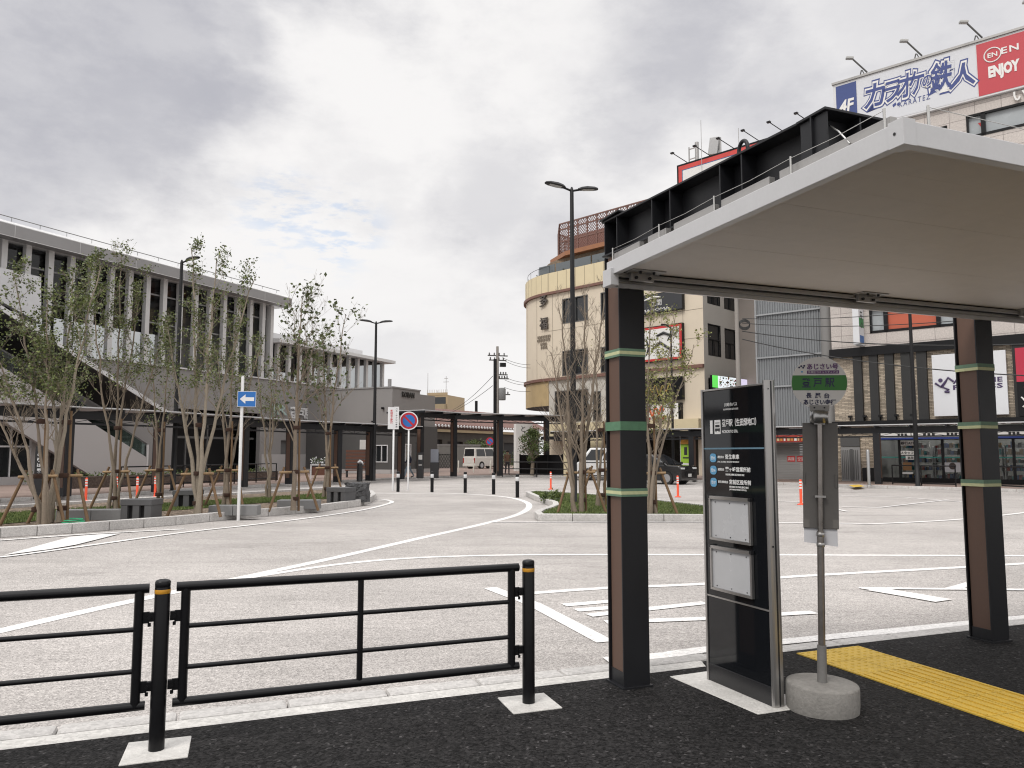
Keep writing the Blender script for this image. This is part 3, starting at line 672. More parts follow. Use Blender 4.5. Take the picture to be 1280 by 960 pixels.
B9 = TB(407,622); young_tree('young tree with dark rounded leaves leaning right beside the last block bench', B9, [at(432,395,B9,.2), at(402,420,B9,.4)], .062, 330, leaf_size=.125, leafm=[lg[1],lg[0],lg[1]], seed=44, nb=15, blen=1.9, leaf_from=.3)
C1 = TB(722,640); young_tree('bare young tree with upswept leafless branches beside the tall twin-headed lamp', C1, [at(700,385,C1,.2), at(730,360,C1,-.3), at(757,352,C1,.2), at(685,440,C1,.1)], .062, 0, seed=50, nb=19, blen=1.25, branch_from=.2, mat=bark)
C2 = TB(751,632); young_tree('bare thin young tree close to the left side of the shelter post', C2, [at(742,400,C2,.2), at(770,400,C2,.4), at(785,450,C2,.4)], .045, 60, leafm=lgy, seed=53, nb=14, blen=1.0, branch_from=.25)
C3 = TB(815,643); young_tree('young tree with fresh yellow-green leaves right of the nearer shelter post', C3, [at(812,375,C3,.2), at(845,395,C3,-.2), at(868,430,C3,.3), at(795,420,C3,.4)], .045, 1700, leafm=lgy, leaf_size=.065, seed=58, nb=13, blen=1.0, leaf_from=.35, branch_from=.3)
# wooden stakes tied round the trunks
stake_m = M('brown_stake', (.155,.095,.05), .85, n=(5,.2,50)); rope_m = M('palm_rope', (.045,.022,.014), .95, bump=(90,.8)); cross_m = M('pale_crossbar', (.30,.20,.11), .8, n=(6,.2,50))
def support(base, label, rz, tall=2.4):
    t = thing('tree_support', label, 'tree stake', (base[0],base[1],GZ), rz, 'wooden tree stakes on the islands')
    MB().tube([(-.38,.1,.98),(.38,.1,1.0)], .032, 10).build('crossbar', cross_m, t)
    for s_ in (-1, 1): MB().tube([(s_*.62,-.05,-.02),(s_*.25,.16,1.12)], [.036,.03], 10).build('stake', stake_m, t)
    MB().tube([(.13,.07,-.02),(.10,.08,tall)], [.032,.024], 10).build('stake', stake_m, t)
    for z in (1.0, tall-.25, .3):
        b = MB(); b.lathe([(.088,-.05),(.1,-.03),(.094,.0),(.102,.03),(.09,.05)], (.03,.04,z), 12); b.build('rope_tie', rope_m, t)
    return t
s0 = support(B2+Vector((.1,0,0)), 'wooden crossbar stake tied round the twin pale trunks at the left', R(5))
for p, l, rz in ((B3,'wooden crossbar stake behind the first granite block bench',-8),(B4,'wooden stake with the tall pole right of the first block bench',12),(B5,'wooden crossbar stake on the tallest tree left of the one-way sign',4),
                 (B6,'wooden stake just behind the one-way sign pole',-15),(B7,'wooden stake leaning on the straight single trunk right of the one-way sign',20),(B9,'wooden stake beside the last block bench',0),
                 (B1+Vector((-.3,.1,0)),'wooden stake furthest left, under the fanned tree at the picture edge',10),(C1+Vector((.1,.0,0)),'wooden stake at the bare tree beside the tall lamp',6),(C2,'wooden stake of pale poles close to the shelter post',-12),(C3,'wooden stake at the yellow-green tree right of the shelter post',3)):
    dup(s0, (p[0],p[1],GZ), R(rz), l)
# ------------------------------------------------------------------ stone seats on the island
gran = M('dark_granite', (.085,.085,.088), .7, n=(8,.15,70)); gran2 = M('grey_granite', (.20,.20,.20), .75, n=(8,.12,70)); rough_ = M('split_granite', (.075,.075,.078), .9, n=(6,.35,30), bump=(18,1.0,.05))
def block_bench(p, label, rz):
    t = thing('block_bench', label, 'stone seat', (p[0],p[1],GZ-.01), rz, 'dark granite block benches on the island')
    MB().box(-.36,.36,-.26,.26,.33,.46).build('seat_slab', gran, t, bevel=.006)
    for x in (-.27,.0,.27): MB().box(x-.075,x+.075,-.25,.25,0,.33).build('leg', gran, t, bevel=.004)
    MB().box(-.19,.19,-.16,.16,0,.325).build('gap_shade_block', M('gap_shade_black',(.012,.012,.013),.8), t)  # near-black filler between the legs, shade of the gaps put into its colour
    return t
p0_ = G(174,650,GZ)+Vector((-.08,.26,0)); bb = block_bench(p0_, 'dark granite block bench furthest left, in front of the leaning tree', R(-3))
dup(bb, G(231,634,GZ)+Vector((0,.2,0)), R(10), 'dark granite block bench half hidden behind the banded trunk left of the one-way sign')
dup(bb, G(426,629,GZ)+Vector((-.05,.25,0)), R(-28), 'dark granite block bench at the right tip of the island beside the rough stone')
p = G(449,627,GZ)+Vector((-.1,.2,0)); random.seed(4); b = MB()
t = thing('rough_stone', 'rough split dark stone block standing at the right tip of the island', 'stone', (p.x,p.y,GZ-.02), R(-15), None)
nx, h0 = 6, .58; vs = {}
for i in range(7):
    for j in range(7):
        for k in range(7):
            if 0 < i < 6 and 0 < j < 6 and 0 < k < 6: continue
            vs[i,j,k] = Vector((-.32+.64*i/6+random.gauss(0,.02), -.22+.44*j/6+random.gauss(0,.02), h0*k/6+(random.gauss(0,.015) if k else 0)))
for a in range(6):
    for c in range(6):
        for q in (((a,0,c),(a+1,0,c),(a+1,0,c+1),(a,0,c+1)), ((a,6,c),(a,6,c+1),(a+1,6,c+1),(a+1,6,c)), ((0,a,c),(0,a,c+1),(0,a+1,c+1),(0,a+1,c)), ((6,a,c),(6,a+1,c),(6,a+1,c+1),(6,a,c+1)), ((a,c,6),(a+1,c,6),(a+1,c+1,6),(a,c+1,6))):
            b.face([vs[x] for x in q])
b.build('block', rough_, t)
def slab(p, label, ln, rz):
    t = thing('slab_seat', label, 'stone seat', (p[0],p[1],GZ-.02), rz, 'low grey granite slabs on the island'); MB().box(-ln/2,-.005,-.2,.2,0,.24).build('stone', gran2, t, bevel=.01); MB().box(.005,ln/2,-.2,.2,0,.24).build('stone', gran2, t, bevel=.01)
slab(G(112,650,GZ)+Vector((0,.2,0)), 'long low grey granite slab left of the first block bench', 1.5, R(5)); slab(G(288,644,GZ)+Vector((0,.3,0)), 'low grey granite slab at the foot of the one-way sign', 1.15, R(4)); slab(G(370,636,GZ)+Vector((0,.3,0)), 'low grey granite slab at the foot of the straight single trunk', 1.1, R(2))
b = MB(); p = G(92,656,GZ); t = thing('green_hose', 'coil of bright green hose lying at the foot of the left tree', 'hose', (p.x,p.y,GZ), 0)
pts = [(.2*math.cos(a)*(1+.15*math.sin(a*.37)), .14*math.sin(a)*(1+.1*math.cos(a*.5)), .03+.012*a/2) for a in [k*.35 for k in range(44)]]; b.tube(pts, .013, 6); b.build('coil', M('hose_green',(.02,.30,.14),.4), t)
# ------------------------------------------------------------------ bollards and delineators
bwhite = M('reflector_white', (.62,.62,.63), .4)
def bollard(p, label):
    t = thing('bollard', label, 'bollard', (p[0],p[1],0), 0, 'black bollards across the road head')
    MB().lathe([(.068,0),(.068,.82),(.06,.845),(.03,.855),(0,.857)], sides=20).build('post', blk, t); MB().lathe([(.069,.60),(.0705,.602),(.0705,.75),(.069,.752)], sides=20).build('reflective_band', bwhite, t); return t
b0 = bollard(G(497.5,614.8), 'black bollard with white band standing between the white signboard and the no-parking disc')
for px, py, l in ((540,615.2,'black bollard with white band, next one right of the no-parking sign'),(581.5,616,'middle one of the five black bollards, left of the white van'),(617,618,'black bollard with white band in front of the utility pole'),(646.7,622,'nearest black bollard with white band, beside the small island kerb')): dup(b0, G(px,py), 0, l)
org = M('orange_rubber', (.78,.085,.03), .5); orw = M('delineator_white', (.75,.75,.75), .35)
def delin(p, label):
    t = thing('delineator', label, 'delineator', (p[0],p[1],0), 0, 'orange delineator posts')
    MB().lathe([(.0,.0),(.12,.0),(.125,.012),(.10,.03),(.05,.045),(.042,.06),(.040,.76),(.03,.785),(0,.79)], sides=20).build('post', org, t)
    b = MB()
    for z in (.50,.59,.68): b.lathe([(.0405,z),(.0418,z+.002),(.0418,z+.045),(.0405,z+.047)], sides=20)
    b.build('reflective_bands', orw, t); return t
d0 = delin(G(688.5,611.8), 'orange delineator post standing near the black fence, left of the bare tree')
for px, py, l in ((847.5,621.5,'orange delineator post in front of the black car wheel'),(1001.5,631,'orange delineator post beside the back of the round bus stop sign'),(107,626.5,'leftmost orange delineator post, behind the twin pale trunks'),(145,624,'orange delineator post half hidden by the leaning tree stems'),(171,624,'orange delineator post seen above the first block bench'),(193.5,622,'orange delineator post half hidden by the tall brown pole'),(700,600,'orange delineator post far off behind the small lamp island')): 
    if px != 700: dup(d0, G(px,py), 0, l)
# ------------------------------------------------------------------ traffic signs on the islands and plaza
pw = M('white_pole', (.68,.68,.68), .35); sblue = M('sign_blue', (.02,.14,.44), .4); sred = M('sign_red', (.42,.015,.03), .4); swhite = M('sign_white', (.72,.72,.73), .4)
p = G(298,644,GZ); t = thing('oneway_sign', 'blue one-way sign with white left arrow on a white pole on the island', 'road sign', (p.x,p.y,0), R(12))
MB().lathe([(.038,0),(.038,3.45),(.03,3.47),(0,3.475)], sides=16).build('pole', pw, t)
zt = D(298,499,p.y).z
b = MB(); b.box(-.10,.33,-.058,-.052,zt-.19,zt+.19,0); pl = b.build('sign_plate', swhite, t, bevel=.001)
MB().box(-.09,.32,-.0605,-.058,zt-.18,zt+.18).build('blue_face', sblue, pl)
cx = .115; ar = [(cx-.16,zt),(cx-.03,zt+.115),(cx-.03,zt+.045),(cx+.17,zt+.045),(cx+.17,zt-.045),(cx-.03,zt-.045),(cx-.03,zt-.115)]
MB().prism([(x,-.0612,z) for x,z in ar], (0,-.0015,0)).build('arrow', swhite, pl); MB().box(-.05,.05,-.053,.0,zt-.02,zt+.02).build('bracket', galv, t)
p = G(510,613); t = thing('no_parking_sign', 'round blue and red no-parking sign on a white pole before the police box', 'road sign', (p.x,p.y,0), R(6)); zc2 = D(510,526,p.y).z; r = .36
MB().lathe([(.038,0),(.038,zc2+.3),(0,zc2+.305)], sides=16).build('pole', pw, t)
def circ(r, y, n=40, x=0): return [(x+r*math.cos(2*math.pi*k/n), y, zc2+r*math.sin(2*math.pi*k/n)) for k in range(n)]
MB().prism(circ(r*1.13,-.045), (0,-.004,0)).build('rim_plate', swhite, t)
rd = MB(); rd.prism(circ(r,-.0495), (0,-.003,0)); rd.build('red_ring', sred, t); MB().prism(circ(r*.74,-.053), (0,-.003,0)).build('blue_face', sblue, t)
c45 = Vector((.707,0,-.707)); n45 = Vector((.707,0,.707)); MB().obox((0,-.0575,zc2), c45*r*.78, (0,.0015,0), n45*r*.12).build('red_bar', sred, t)
p = G(491,613.5); t = thing('notice_sign', 'white upright notice board with red and black Japanese writing on a white pole', 'sign', (p.x,p.y,0), R(14))
za, zb = D(490,536.5,p.y).z, D(490,509,p.y).z
MB().lathe([(.042,0),(.042,zb-.05),(0,zb-.04)], sides=16).build('pole', pw, t); b = MB(); b.box(-.26,.0,-.062,-.056,za,zb).box(.004,.215,-.062,-.056,za,zb+.02); bd = b.build('board', swhite, t, bevel=.001)
ink = M('black_ink', (.02,.02,.02), .5); redink = M('red_ink', (.5,.02,.03), .5)
for k, ch in enumerate('転回禁止区域'): txt(ch, (-.10,-.0625,zb-.16-.105*k), AX, UP, .10, redink, bd, w=.10, depth=.001, bold=.03)
for k, ch in enumerate('バス・タクシー専用'): txt(ch, (.11,-.0625,zb-.07-.098*k), AX, UP, .075 if ch not in '・ー' else .02, ink, bd, w=.08 if ch not in '・' else .02, depth=.001, bold=.02)
# ------------------------------------------------------------------ street lamps
lampm = M('lamp_black', (.010,.010,.011), .45, spec=.25); lens = M('lamp_lens', (.30,.30,.29), .25)
def lamp(label, base, heads, ztop, rz, r=.075, z0=0.0, name='street_lamp', group='black street lamps'):
    t = thing(name, label, 'street lamp', (base[0],base[1],z0), rz, group); h = ztop-z0
    MB().lathe([(r*1.5,0),(r*1.5,.02),(r*1.05,.03),(r*1.05,1.6),(r,1.65),(r*.62,h),(r*.3,h+.1),(0,h+.12)], sides=20).build('pole', lampm, t)
    for s_ in heads:
        b = MB(); b.tube([(0,0,h-.02),(s_*.18,0,h+.03),(s_*.3,0,h+.06)], .035, 8)
        sec = [(.22,.05,.03),(.32,.13,.06),(.5,.165,.075),(.75,.15,.06),(.88,.09,.035),(.91,.03,.015)]
        pr = []
        for x, wv, th in sec: pr.append([(s_*x, y, h+.03+.12*x+z) for y, z in ((-wv,0),(-wv*.7,th),(0,th*1.3),(wv*.7,th),(wv,0),(wv*.6,-.02),(-wv*.6,-.02))])
        for a, c in zip(pr, pr[1:]):
            for k in range(7): q = (k+1)%7; b.face([a[k],a[q],c[q],c[k]], 0, True)
        b.face(pr[-1]); hd = b.build('lamp_head', lampm, t)
        b = MB(); b.face([(s_*.36,-.085,h+.03+.12*.36-.021),(s_*.36,.085,h+.03+.12*.36-.021),(s_*.76,.08,h+.03+.12*.76-.021),(s_*.76,-.08,h+.03+.12*.76-.021)]); b.build('lens', lens, hd)
    return t
p = G(717.5,628,GZ); lamp('tall black twin-headed street lamp on the small island by the bare tree', p, (-1,1), D(719,238,p.y).z, R(20), .095, GZ)
p = G(467,601,.12); lamp('slimmer black twin-headed street lamp standing in front of the police box', p, (-1,1), D(469,404,p.y).z, R(12), .10, .12)
p = G(216,613,.12); lamp('black single-headed street lamp rising among the trees before the station', p, (1,), D(221,328,p.y).z, R(-20), .10, .12)
p = G(1147.5,607.8,.12); lamp('black street lamp before the convenience store, its head hidden by the shelter roof', p, (-1,1), 9.6, R(-30), .10, .12)
p = G(842,597,.12); lamp('shorter black street lamp in front of the red framed sign', p, (-1,), D(840,410,p.y).z, R(40), .085, .12)
# ------------------------------------------------------------------ far pavement
far = [(-260,650),(-120,637),(0,628),(110,623),(170,619),(250,613),(320,609.5),(440,602.5),(500,599.3),(560,597.3),(640,596.3),(700,596.8),(800,600),(870,602.6),(940,605),(1000,606.7),(1060,609),(1190,612.6),(1300,616),(1600,630)]
fw = [G(*p) for p in far]
b = MB(); b.flat([(p.x,p.y) for p in fw]+[(60,30),(60,130),(-70,130),(-70,20)], 0, .12); tag(b.build('pavement', MAT_PAVE), kind='structure')
kb = MB(); rs = []
for a, c in zip(fw, fw[1:]):
    m = max(1, round((c-a).length/.9)); rs += [a+(c-a)*j/m for j in range(m)]
for a, c in zip(rs, rs[1:]):
    t_ = (c-a).normalized(); n_ = Vector((-t_.y,t_.x,0)); e = t_*.006
    kb.flat([a+e-n_*.01, c-e-n_*.01, c-e+n_*.16, a+e+n_*.16], 0, .128)
tag(kb.build('kerb', MAT_KERB, bevel=.01), kind='structure')
# ------------------------------------------------------------------ shared building materials
wgrey = M('station_grey', (.25,.24,.235), .8, n=(.6,.07,30)); wpale = M('pale_render', (.40,.385,.38), .8, n=(.5,.05,25)); roofw = M('roof_white', (.62,.62,.62), .5, n=(1,.05))
fin = M('fin_white', (.54,.535,.53), .6, n=(1.5,.06,30)); fas = M('fascia_grey', (.27,.265,.265), .6, n=(.8,.05)); dkin = M('dark_interior', (.035,.035,.037), .8); mull = M('mullion', (.09,.09,.09), .4)
dkw = M('dark_grey_wall', (.075,.073,.072), .75, n=(.8,.08,30)); whitep = M('white_panel', (.60,.60,.61), .6, n=(1,.04))
def thin_glass(name, tint=.62, col=(.8,.83,.84)):
    m = bpy.data.materials.new(name); m.use_nodes = True; t = m.node_tree; t.nodes.clear(); LL = t.links.new
    o = t.nodes.new('ShaderNodeOutputMaterial'); mx = t.nodes.new('ShaderNodeMixShader'); tr = t.nodes.new('ShaderNodeBsdfTransparent'); gl = t.nodes.new('ShaderNodeBsdfGlossy'); fr = t.nodes.new('ShaderNodeFresnel'); fr.inputs['IOR'].default_value = 1.5
    tr.inputs['Color'].default_value = (col[0]*tint, col[1]*tint, col[2]*tint, 1); gl.inputs['Roughness'].default_value = .03; gl.inputs['Color'].default_value = (.9,.9,.9,1)
    LL(fr.outputs[0], mx.inputs[0]); LL(tr.outputs[0], mx.inputs[1]); LL(gl.outputs[0], mx.inputs[2]); LL(mx.outputs[0], o.inputs[0]); return m
TG = thin_glass('clear_glass'); TG2 = thin_glass('green_glass', .7, (.62,.74,.70))
DG = glass('dark_window', (.018,.02,.022), .06)
# ------------------------------------------------------------------ railway station
A = Frame((-17.8,57), R(64.9)); st = fthing('station_building', 'long grey railway station with white vertical fins below a wide overhanging roof', 'station', A)
holes = [(-8.8,-1.2,0,4.5),(1.0,2.6,.12,2.6),(9.2,9.8,3.9,5.6)]
b = MB(); b.wall(-30,8.6,.0,7.05,holes,0,.35,0).wall(8.6,14.9,.0,7.05,holes,0,.35,0); b.box(-30,14.9,12.2,12.5,0,7.05); b.box(14.7,14.9,.4,12.2,0,7.05); b.box(-30,-29.8,.4,12.2,0,12.6)
b.box(-30,14.9,.35,12.2,6.7,7.05); b.build('wall', wgrey, st)
MB().box(-1.0,14.9,-.03,-.003,.1,1.55).build('wall_base', wpale, st)
MB().box(-14.2,14.95,-.09,-.002,7.05,7.14).build('sill', whitep, st)
b = MB(); b.box(-9.4,-.6,3.6,3.7,.1,4.6); b.box(-8.9,-8.8,.4,3.6,.1,4.5); b.build('entrance_recess', dkin, st)
b = MB()
for x in (-7.4,-5.6,-3.8,-2.0): b.box(x-.06,x+.06,.5,.6,.1,4.4,0)
b.box(-8.7,-1.3,.5,.6,2.6,2.75,0); b.build('entrance_frame', mull, st)
wn = MB(); wn.box(9.2,9.8,.2,.22,3.9,5.6); wn.build('window', DG, st)
d = MB(); d.box(1.0,2.6,.25,.28,.12,2.6); d.build('door', M('door_grey',(.14,.14,.14),.5), st)
# upper hall: fins, glazing, far side, ceiling and roof
xs = [-27.4+1.253*k for k in range(22)]
for k, x in enumerate(xs):
    MB().box(x-.15,x+.15,.05,.36,7.14,12.66).build('fin', fin, st)
b = MB(); b.face([(-30,.45,7.1),(-.4,.45,7.1),(-.4,.45,12.6),(-30,.45,12.6)]); b.build('glazing', TG, st)
b = MB()
for z in (9.75,11.55): b.box(-30,-.4,.40,.47,z,z+.09)
b.build('transom', M('transom_grey',(.22,.22,.22),.5), st)
b = MB(); b.box(-30,-.2,.5,12.4,12.45,12.62,0)
for x in [-29+2.5*k for k in range(12)]: b.box(x,x+.2,.6,12.2,12.15,12.45,0)
b.build('hall_ceiling', M('hall_ceiling',(.10,.10,.105),.8), st)
b = MB(); b.box(-30,-12.2,11.9,12.1,7.05,12.5); b.box(-12.2,-.4,12.0,12.1,11.2,12.5); b.box(-12.2,-.4,12.0,12.1,7.05,7.9)
for x in [-12.2+1.5*k for k in range(9)]: b.box(x-.1,x+.1,11.95,12.15,7.9,11.2)
b.box(-21,-19,2.5,6,7.05,11.9); b.build('hall_interior', dkin, st)
rf = MB(); prof = [(-.75,12.66),(-.75,13.34),(-.45,13.52),(6.3,14.35),(13,13.52),(13,12.66)]
rf.prism([(-31,y,z) for y,z in prof], (31.95,0,0), 0)
roof = rf.build('roof', roofw, st)
b = MB()
for k in range(-8, 1):
    x0, x1 = k*3.6-1.9, (k+1)*3.6-1.9-.025
    b.face([(x0,-.756,12.7),(min(x1,.93),-.756,12.7),(min(x1,.93),-.756,13.3),(x0,-.756,13.3)])
    b.face([(x0,-.756,12.66),(x0,-.05,12.655),(min(x1,.93),-.05,12.655),(min(x1,.93),-.756,12.66)])
b.build('fascia', fas, roof)
b = MB(); b.cyl((-31,-.55,13.72),(-.2,-.55,13.72),.025,sides=6)
for k in range(21): b.cyl((-30.5+1.5*k,-.55,13.5),(-30.5+1.5*k,-.55,13.72),.015,sides=5)
b.build('snow_rail', M('rail_grey',(.2,.2,.2),.5), roof)
b = MB(); b.box(-.42,-.12,.0,12.2,7.1,12.6); b.build('end_wall', fin, st)
# lower wing
for k in range(12):
    x = .55+1.25*k; MB().box(x-.14,x+.14,.05,.34,7.14,9.86).build('fin', fin, st)
b = MB(); b.face([(-.1,.43,7.1),(14.4,.43,7.1),(14.4,.43,9.9),(-.1,.43,9.9)]); b.build('glazing', TG, st)
b = MB(); b.box(-.1,14.5,8.2,8.4,9.0,9.86)
for x in [1.2+2*k for k in range(7)]: b.box(x,x+.5,8.2,8.4,7.05,9.0)
b.box(-.1,14.5,.5,8.3,9.80,9.86); b.build('wing_interior', dkin, st)
rf = MB(); rf.prism([(-.1,y,z) for y,z in ((-.6,9.88),(-.6,10.14),(4.2,10.75),(8.6,10.14),(8.6,9.88))], (15.4,0,0)); rf.build('roof', roofw, st)
MB().box(0,14.0,2.2,6.5,10.5,11.1).build('roof_box', whitep, st)
# roof over the outer stairs, its glazed lower canopy, white upper panel
b = MB(); q = [(-26.0,9.96),(-12.6,3.78),(-12.6,3.62),(-26.0,9.80)]
b.prism([(x,-4.2,z) for x,z in q], (0,4.1,0)); so_ = b.build('stair_roof', M('soffit_dark',(.045,.045,.046),.7), st)
b = MB(); b.prism([(x,-4.26,z+dz) for (x,z),dz in zip(q,(.06,.06,-.02,-.02))], (0,.055,0)); b.build('stair_roof_edge', whitep, so_)
b = MB(); b.prism([(x,-.4,z) for x,z in ((-30,11.25),(-18.2,11.0),(-18.05,8.5),(-20.0,9.25),(-26,12.0),(-30,12.0))][:4]+[(-30,-.4,10.6)], (0,.3,0)); b.build('upper_panel', whitep, st)
b = MB(); gm = M('canopy_glass',(.25,.25,.24),.25)
def zl(x): return 6.9-(x+22.6)*.515
b.prism([(x,-3.0,z) for x,z in ((-26,zl(-26)),(-15.2,zl(-15.2)),(-15.2,zl(-15.2)-.05),(-26,zl(-26)-.05))], (0,2.4,0)); cg = b.build('stair_canopy', gm, st)
b = MB()
for k in range(12):
    x = -25.5+.95*k; b.obox((x,-1.8,zl(x)-.07), (.04,0,-.02), (0,1.25,0), (0,0,.05))
b.beam((-26,-3.05,zl(-26)-.06),(-15.2,-3.05,zl(-15.2)-.06),.1,.16); b.build('canopy_rib', mull, cg)
# outer stair flight
sw = MB(); sw.prism([(x,-4.0,z) for x,z in ((-27,8.16),(-14.0,1.35),(-14.0,.1),(-16.7,.1),(-22.1,3.2),(-27,6.1))], (0,.25,0)); sw.build('stair_wall', wpale, st)
sw = MB(); sw.prism([(x,-1.2,z) for x,z in ((-27,8.16),(-14.0,1.35),(-14.0,.1),(-16.7,.1),(-22.1,3.2),(-27,6.1))], (0,.2,0)); sw.build('stair_wall', wpale, st)
b = MB(); b.prism([(x,-3.93,z) for x,z in ((-27,8.9),(-14.0,2.05),(-14.0,1.35),(-27,8.16))], (0,.03,0)); b.build('balustrade_glass', TG2, st)
b = MB(); b.beam((-27,-3.92,8.93),(-13.95,-3.92,2.08),.06,.05); b.build('handrail', mull, st)
b = MB(); b.box(-14.08,-13.98,-4.02,-3.72,.1,2.1); b.build('stair_end_post', fin, st)
b = MB()
for k in range(36):
    x = -14.2-.33*k; b.box(x-.33,x,-3.75,-1.2,max(.1,.1+.17*k-.5),.1+.17*k+.17)
b.build('steps', M('step_grey',(.2,.195,.19),.8), st)
for x in (-18.6,):
    MB().cyl((x,-2.2,.1),(x,-2.2,zl(x)+.6),.2,sides=16).build('stair_column', fin, st)
# small glazed shop front under the stairs
b = MB(); b.wall(-23.4,-19.2,.1,3.3,[(-22.9,-20.0,.5,2.9)],-3.2,.15); b.build('kiosk_wall', wpale, st)
b = MB(); b.box(-22.9,-20.0,-3.08,-3.05,.5,2.9,0)
for x in (-22.9,-21.9,-21.0,-20.06): b.box(x,x+.06,-3.14,-3.09,.5,2.9,1)
b.box(-22.9,-20.0,-3.14,-3.09,1.9,1.98,1); b.build('kiosk_window', [DG, whitep], st)
jrg = M('jr_green', (.35,.46,.43), .5); lw = M('letter_white', (.72,.72,.72), .5)
xj, zj = A.at(348,515,-.1); x1 = A.at(375.5,515,-.1)[0]; x2 = A.at(384,529,-.1)[0]
txt('JR', (xj,-.08,4.75), AX, UP, 1.0, jrg, st, w=A.xat(359,-.1)-A.xat(338,-.1), depth=.08, bold=.01); txt('登戸駅', (x1,-.08,4.72), AX, UP, .95, lw, st, w=A.xat(389,-.1)-A.xat(362,-.1), depth=.08, bold=.02)
txt('Noborito Sta.', (x2,-.08,3.95), AX, UP, .42, lw, st, w=A.xat(405,-.1)-A.xat(362,-.1), depth=.06, bold=.01)
# ------------------------------------------------------------------ police box
K = Frame((-8.9,57), R(64.9)); kb_ = fthing('police_box', 'two storey dark grey police box with black raised letters near its flat roof', 'police box', K)
b = MB(); b.flat([(0,0),(3.85,0),(3.85,8),(0,8)], 3.75, 6.5).flat([(3.85,.25),(6.6,.25),(6.6,8),(3.85,8)], 3.75, 6.3); b.build('upper_wall', wgrey, kb_)
MB().flat([(-.06,-.06),(3.9,-.06),(3.9,8.05),(-.06,8.05)], 6.5, 6.6).build('parapet_cap', fas, kb_)
b = MB(); b.flat([(-.0,.0),(.02,.0),(.02,.0)], 0, 0) if False else None
b.wall(0,6.6,.1,3.75,[(1.1,2.6,1.05,2.3),(3.2,4.4,.15,2.45)],.002,.15); 
lw_ = MB(); lw_.wall(-8,0,.1,3.75,[(-1.4,-.38,1.0,2.2)],0,.12)
for vs_, src in ((lw_.v, lw_),): src.v = [(p[1]+.002, -p[0], p[2]) for p in src.v]       # the left side wall, turned round the corner
n0 = len(b.v); b.v += lw_.v; b.f += [tuple(n0+i for i in f) for f in lw_.f]; b.m += lw_.m; b.sm += lw_.sm
b.build('lower_wall', dkw, kb_)
MB().box(-.03,-.001,0.05,8,.1,.42).box(0,6.6,-.03,-.001,.1,.42).build('plinth', wpale, kb_)
f = MB(); y0, y1, z0, z1 = .38,1.4,1.0,2.2
for a in ((y0-.05,y0+.02,z0-.05,z1+.05),(y1-.02,y1+.05,z0-.05,z1+.05),((y0+y1)/2-.03,(y0+y1)/2+.03,z0,z1)): f.box(-.035,.05,a[0],a[1],a[2],a[3])
f.box(-.035,.05,y0,y1,z1-.02,z1+.05).box(-.035,.05,y0,y1,z0-.05,z0+.02); wf = f.build('window', whitep, kb_); MB().box(.06,.09,y0,y1,z0,z1).build('pane', DG, wf)
f = MB(); f.box(1.1,2.6,-.03,.05,1.02,1.08).box(1.1,2.6,-.03,.05,2.28,2.34).box(1.06,1.12,-.03,.05,1.02,2.34).box(2.58,2.64,-.03,.05,1.02,2.34).box(1.82,1.88,-.03,.05,1.05,2.3); wf = f.build('window', whitep, kb_); MB().box(1.1,2.6,.1,.12,1.05,2.3).build('pane', M('lit_tint_pane',(.22,.21,.17),.2), wf)  # room light behind this pane is only put into its beige colour
MB().box(3.2,4.4,.1,.14,.15,2.45).build('door', DG, kb_)
xk = (K.xat(501)+K.xat(516.5))/2; txt('KOBAN', (xk,-.03,K.at(508,493.5)[1]), AX, UP, .42, M('black_letter',(.012,.012,.012),.5), kb_, w=K.xat(516.5)-K.xat(501), depth=.04, bold=.03)
MB().cyl((.5,.6,6.6),(.5,.6,7.2),.14,sides=14).build('vent_pipe', fas, kb_)
b = MB(); b.box(-.2,-.0,.7,.85,4.9,5.05).box(-.16,-.0,1.6,1.75,3.95,4.05); b.build('camera_box', blk, kb_)
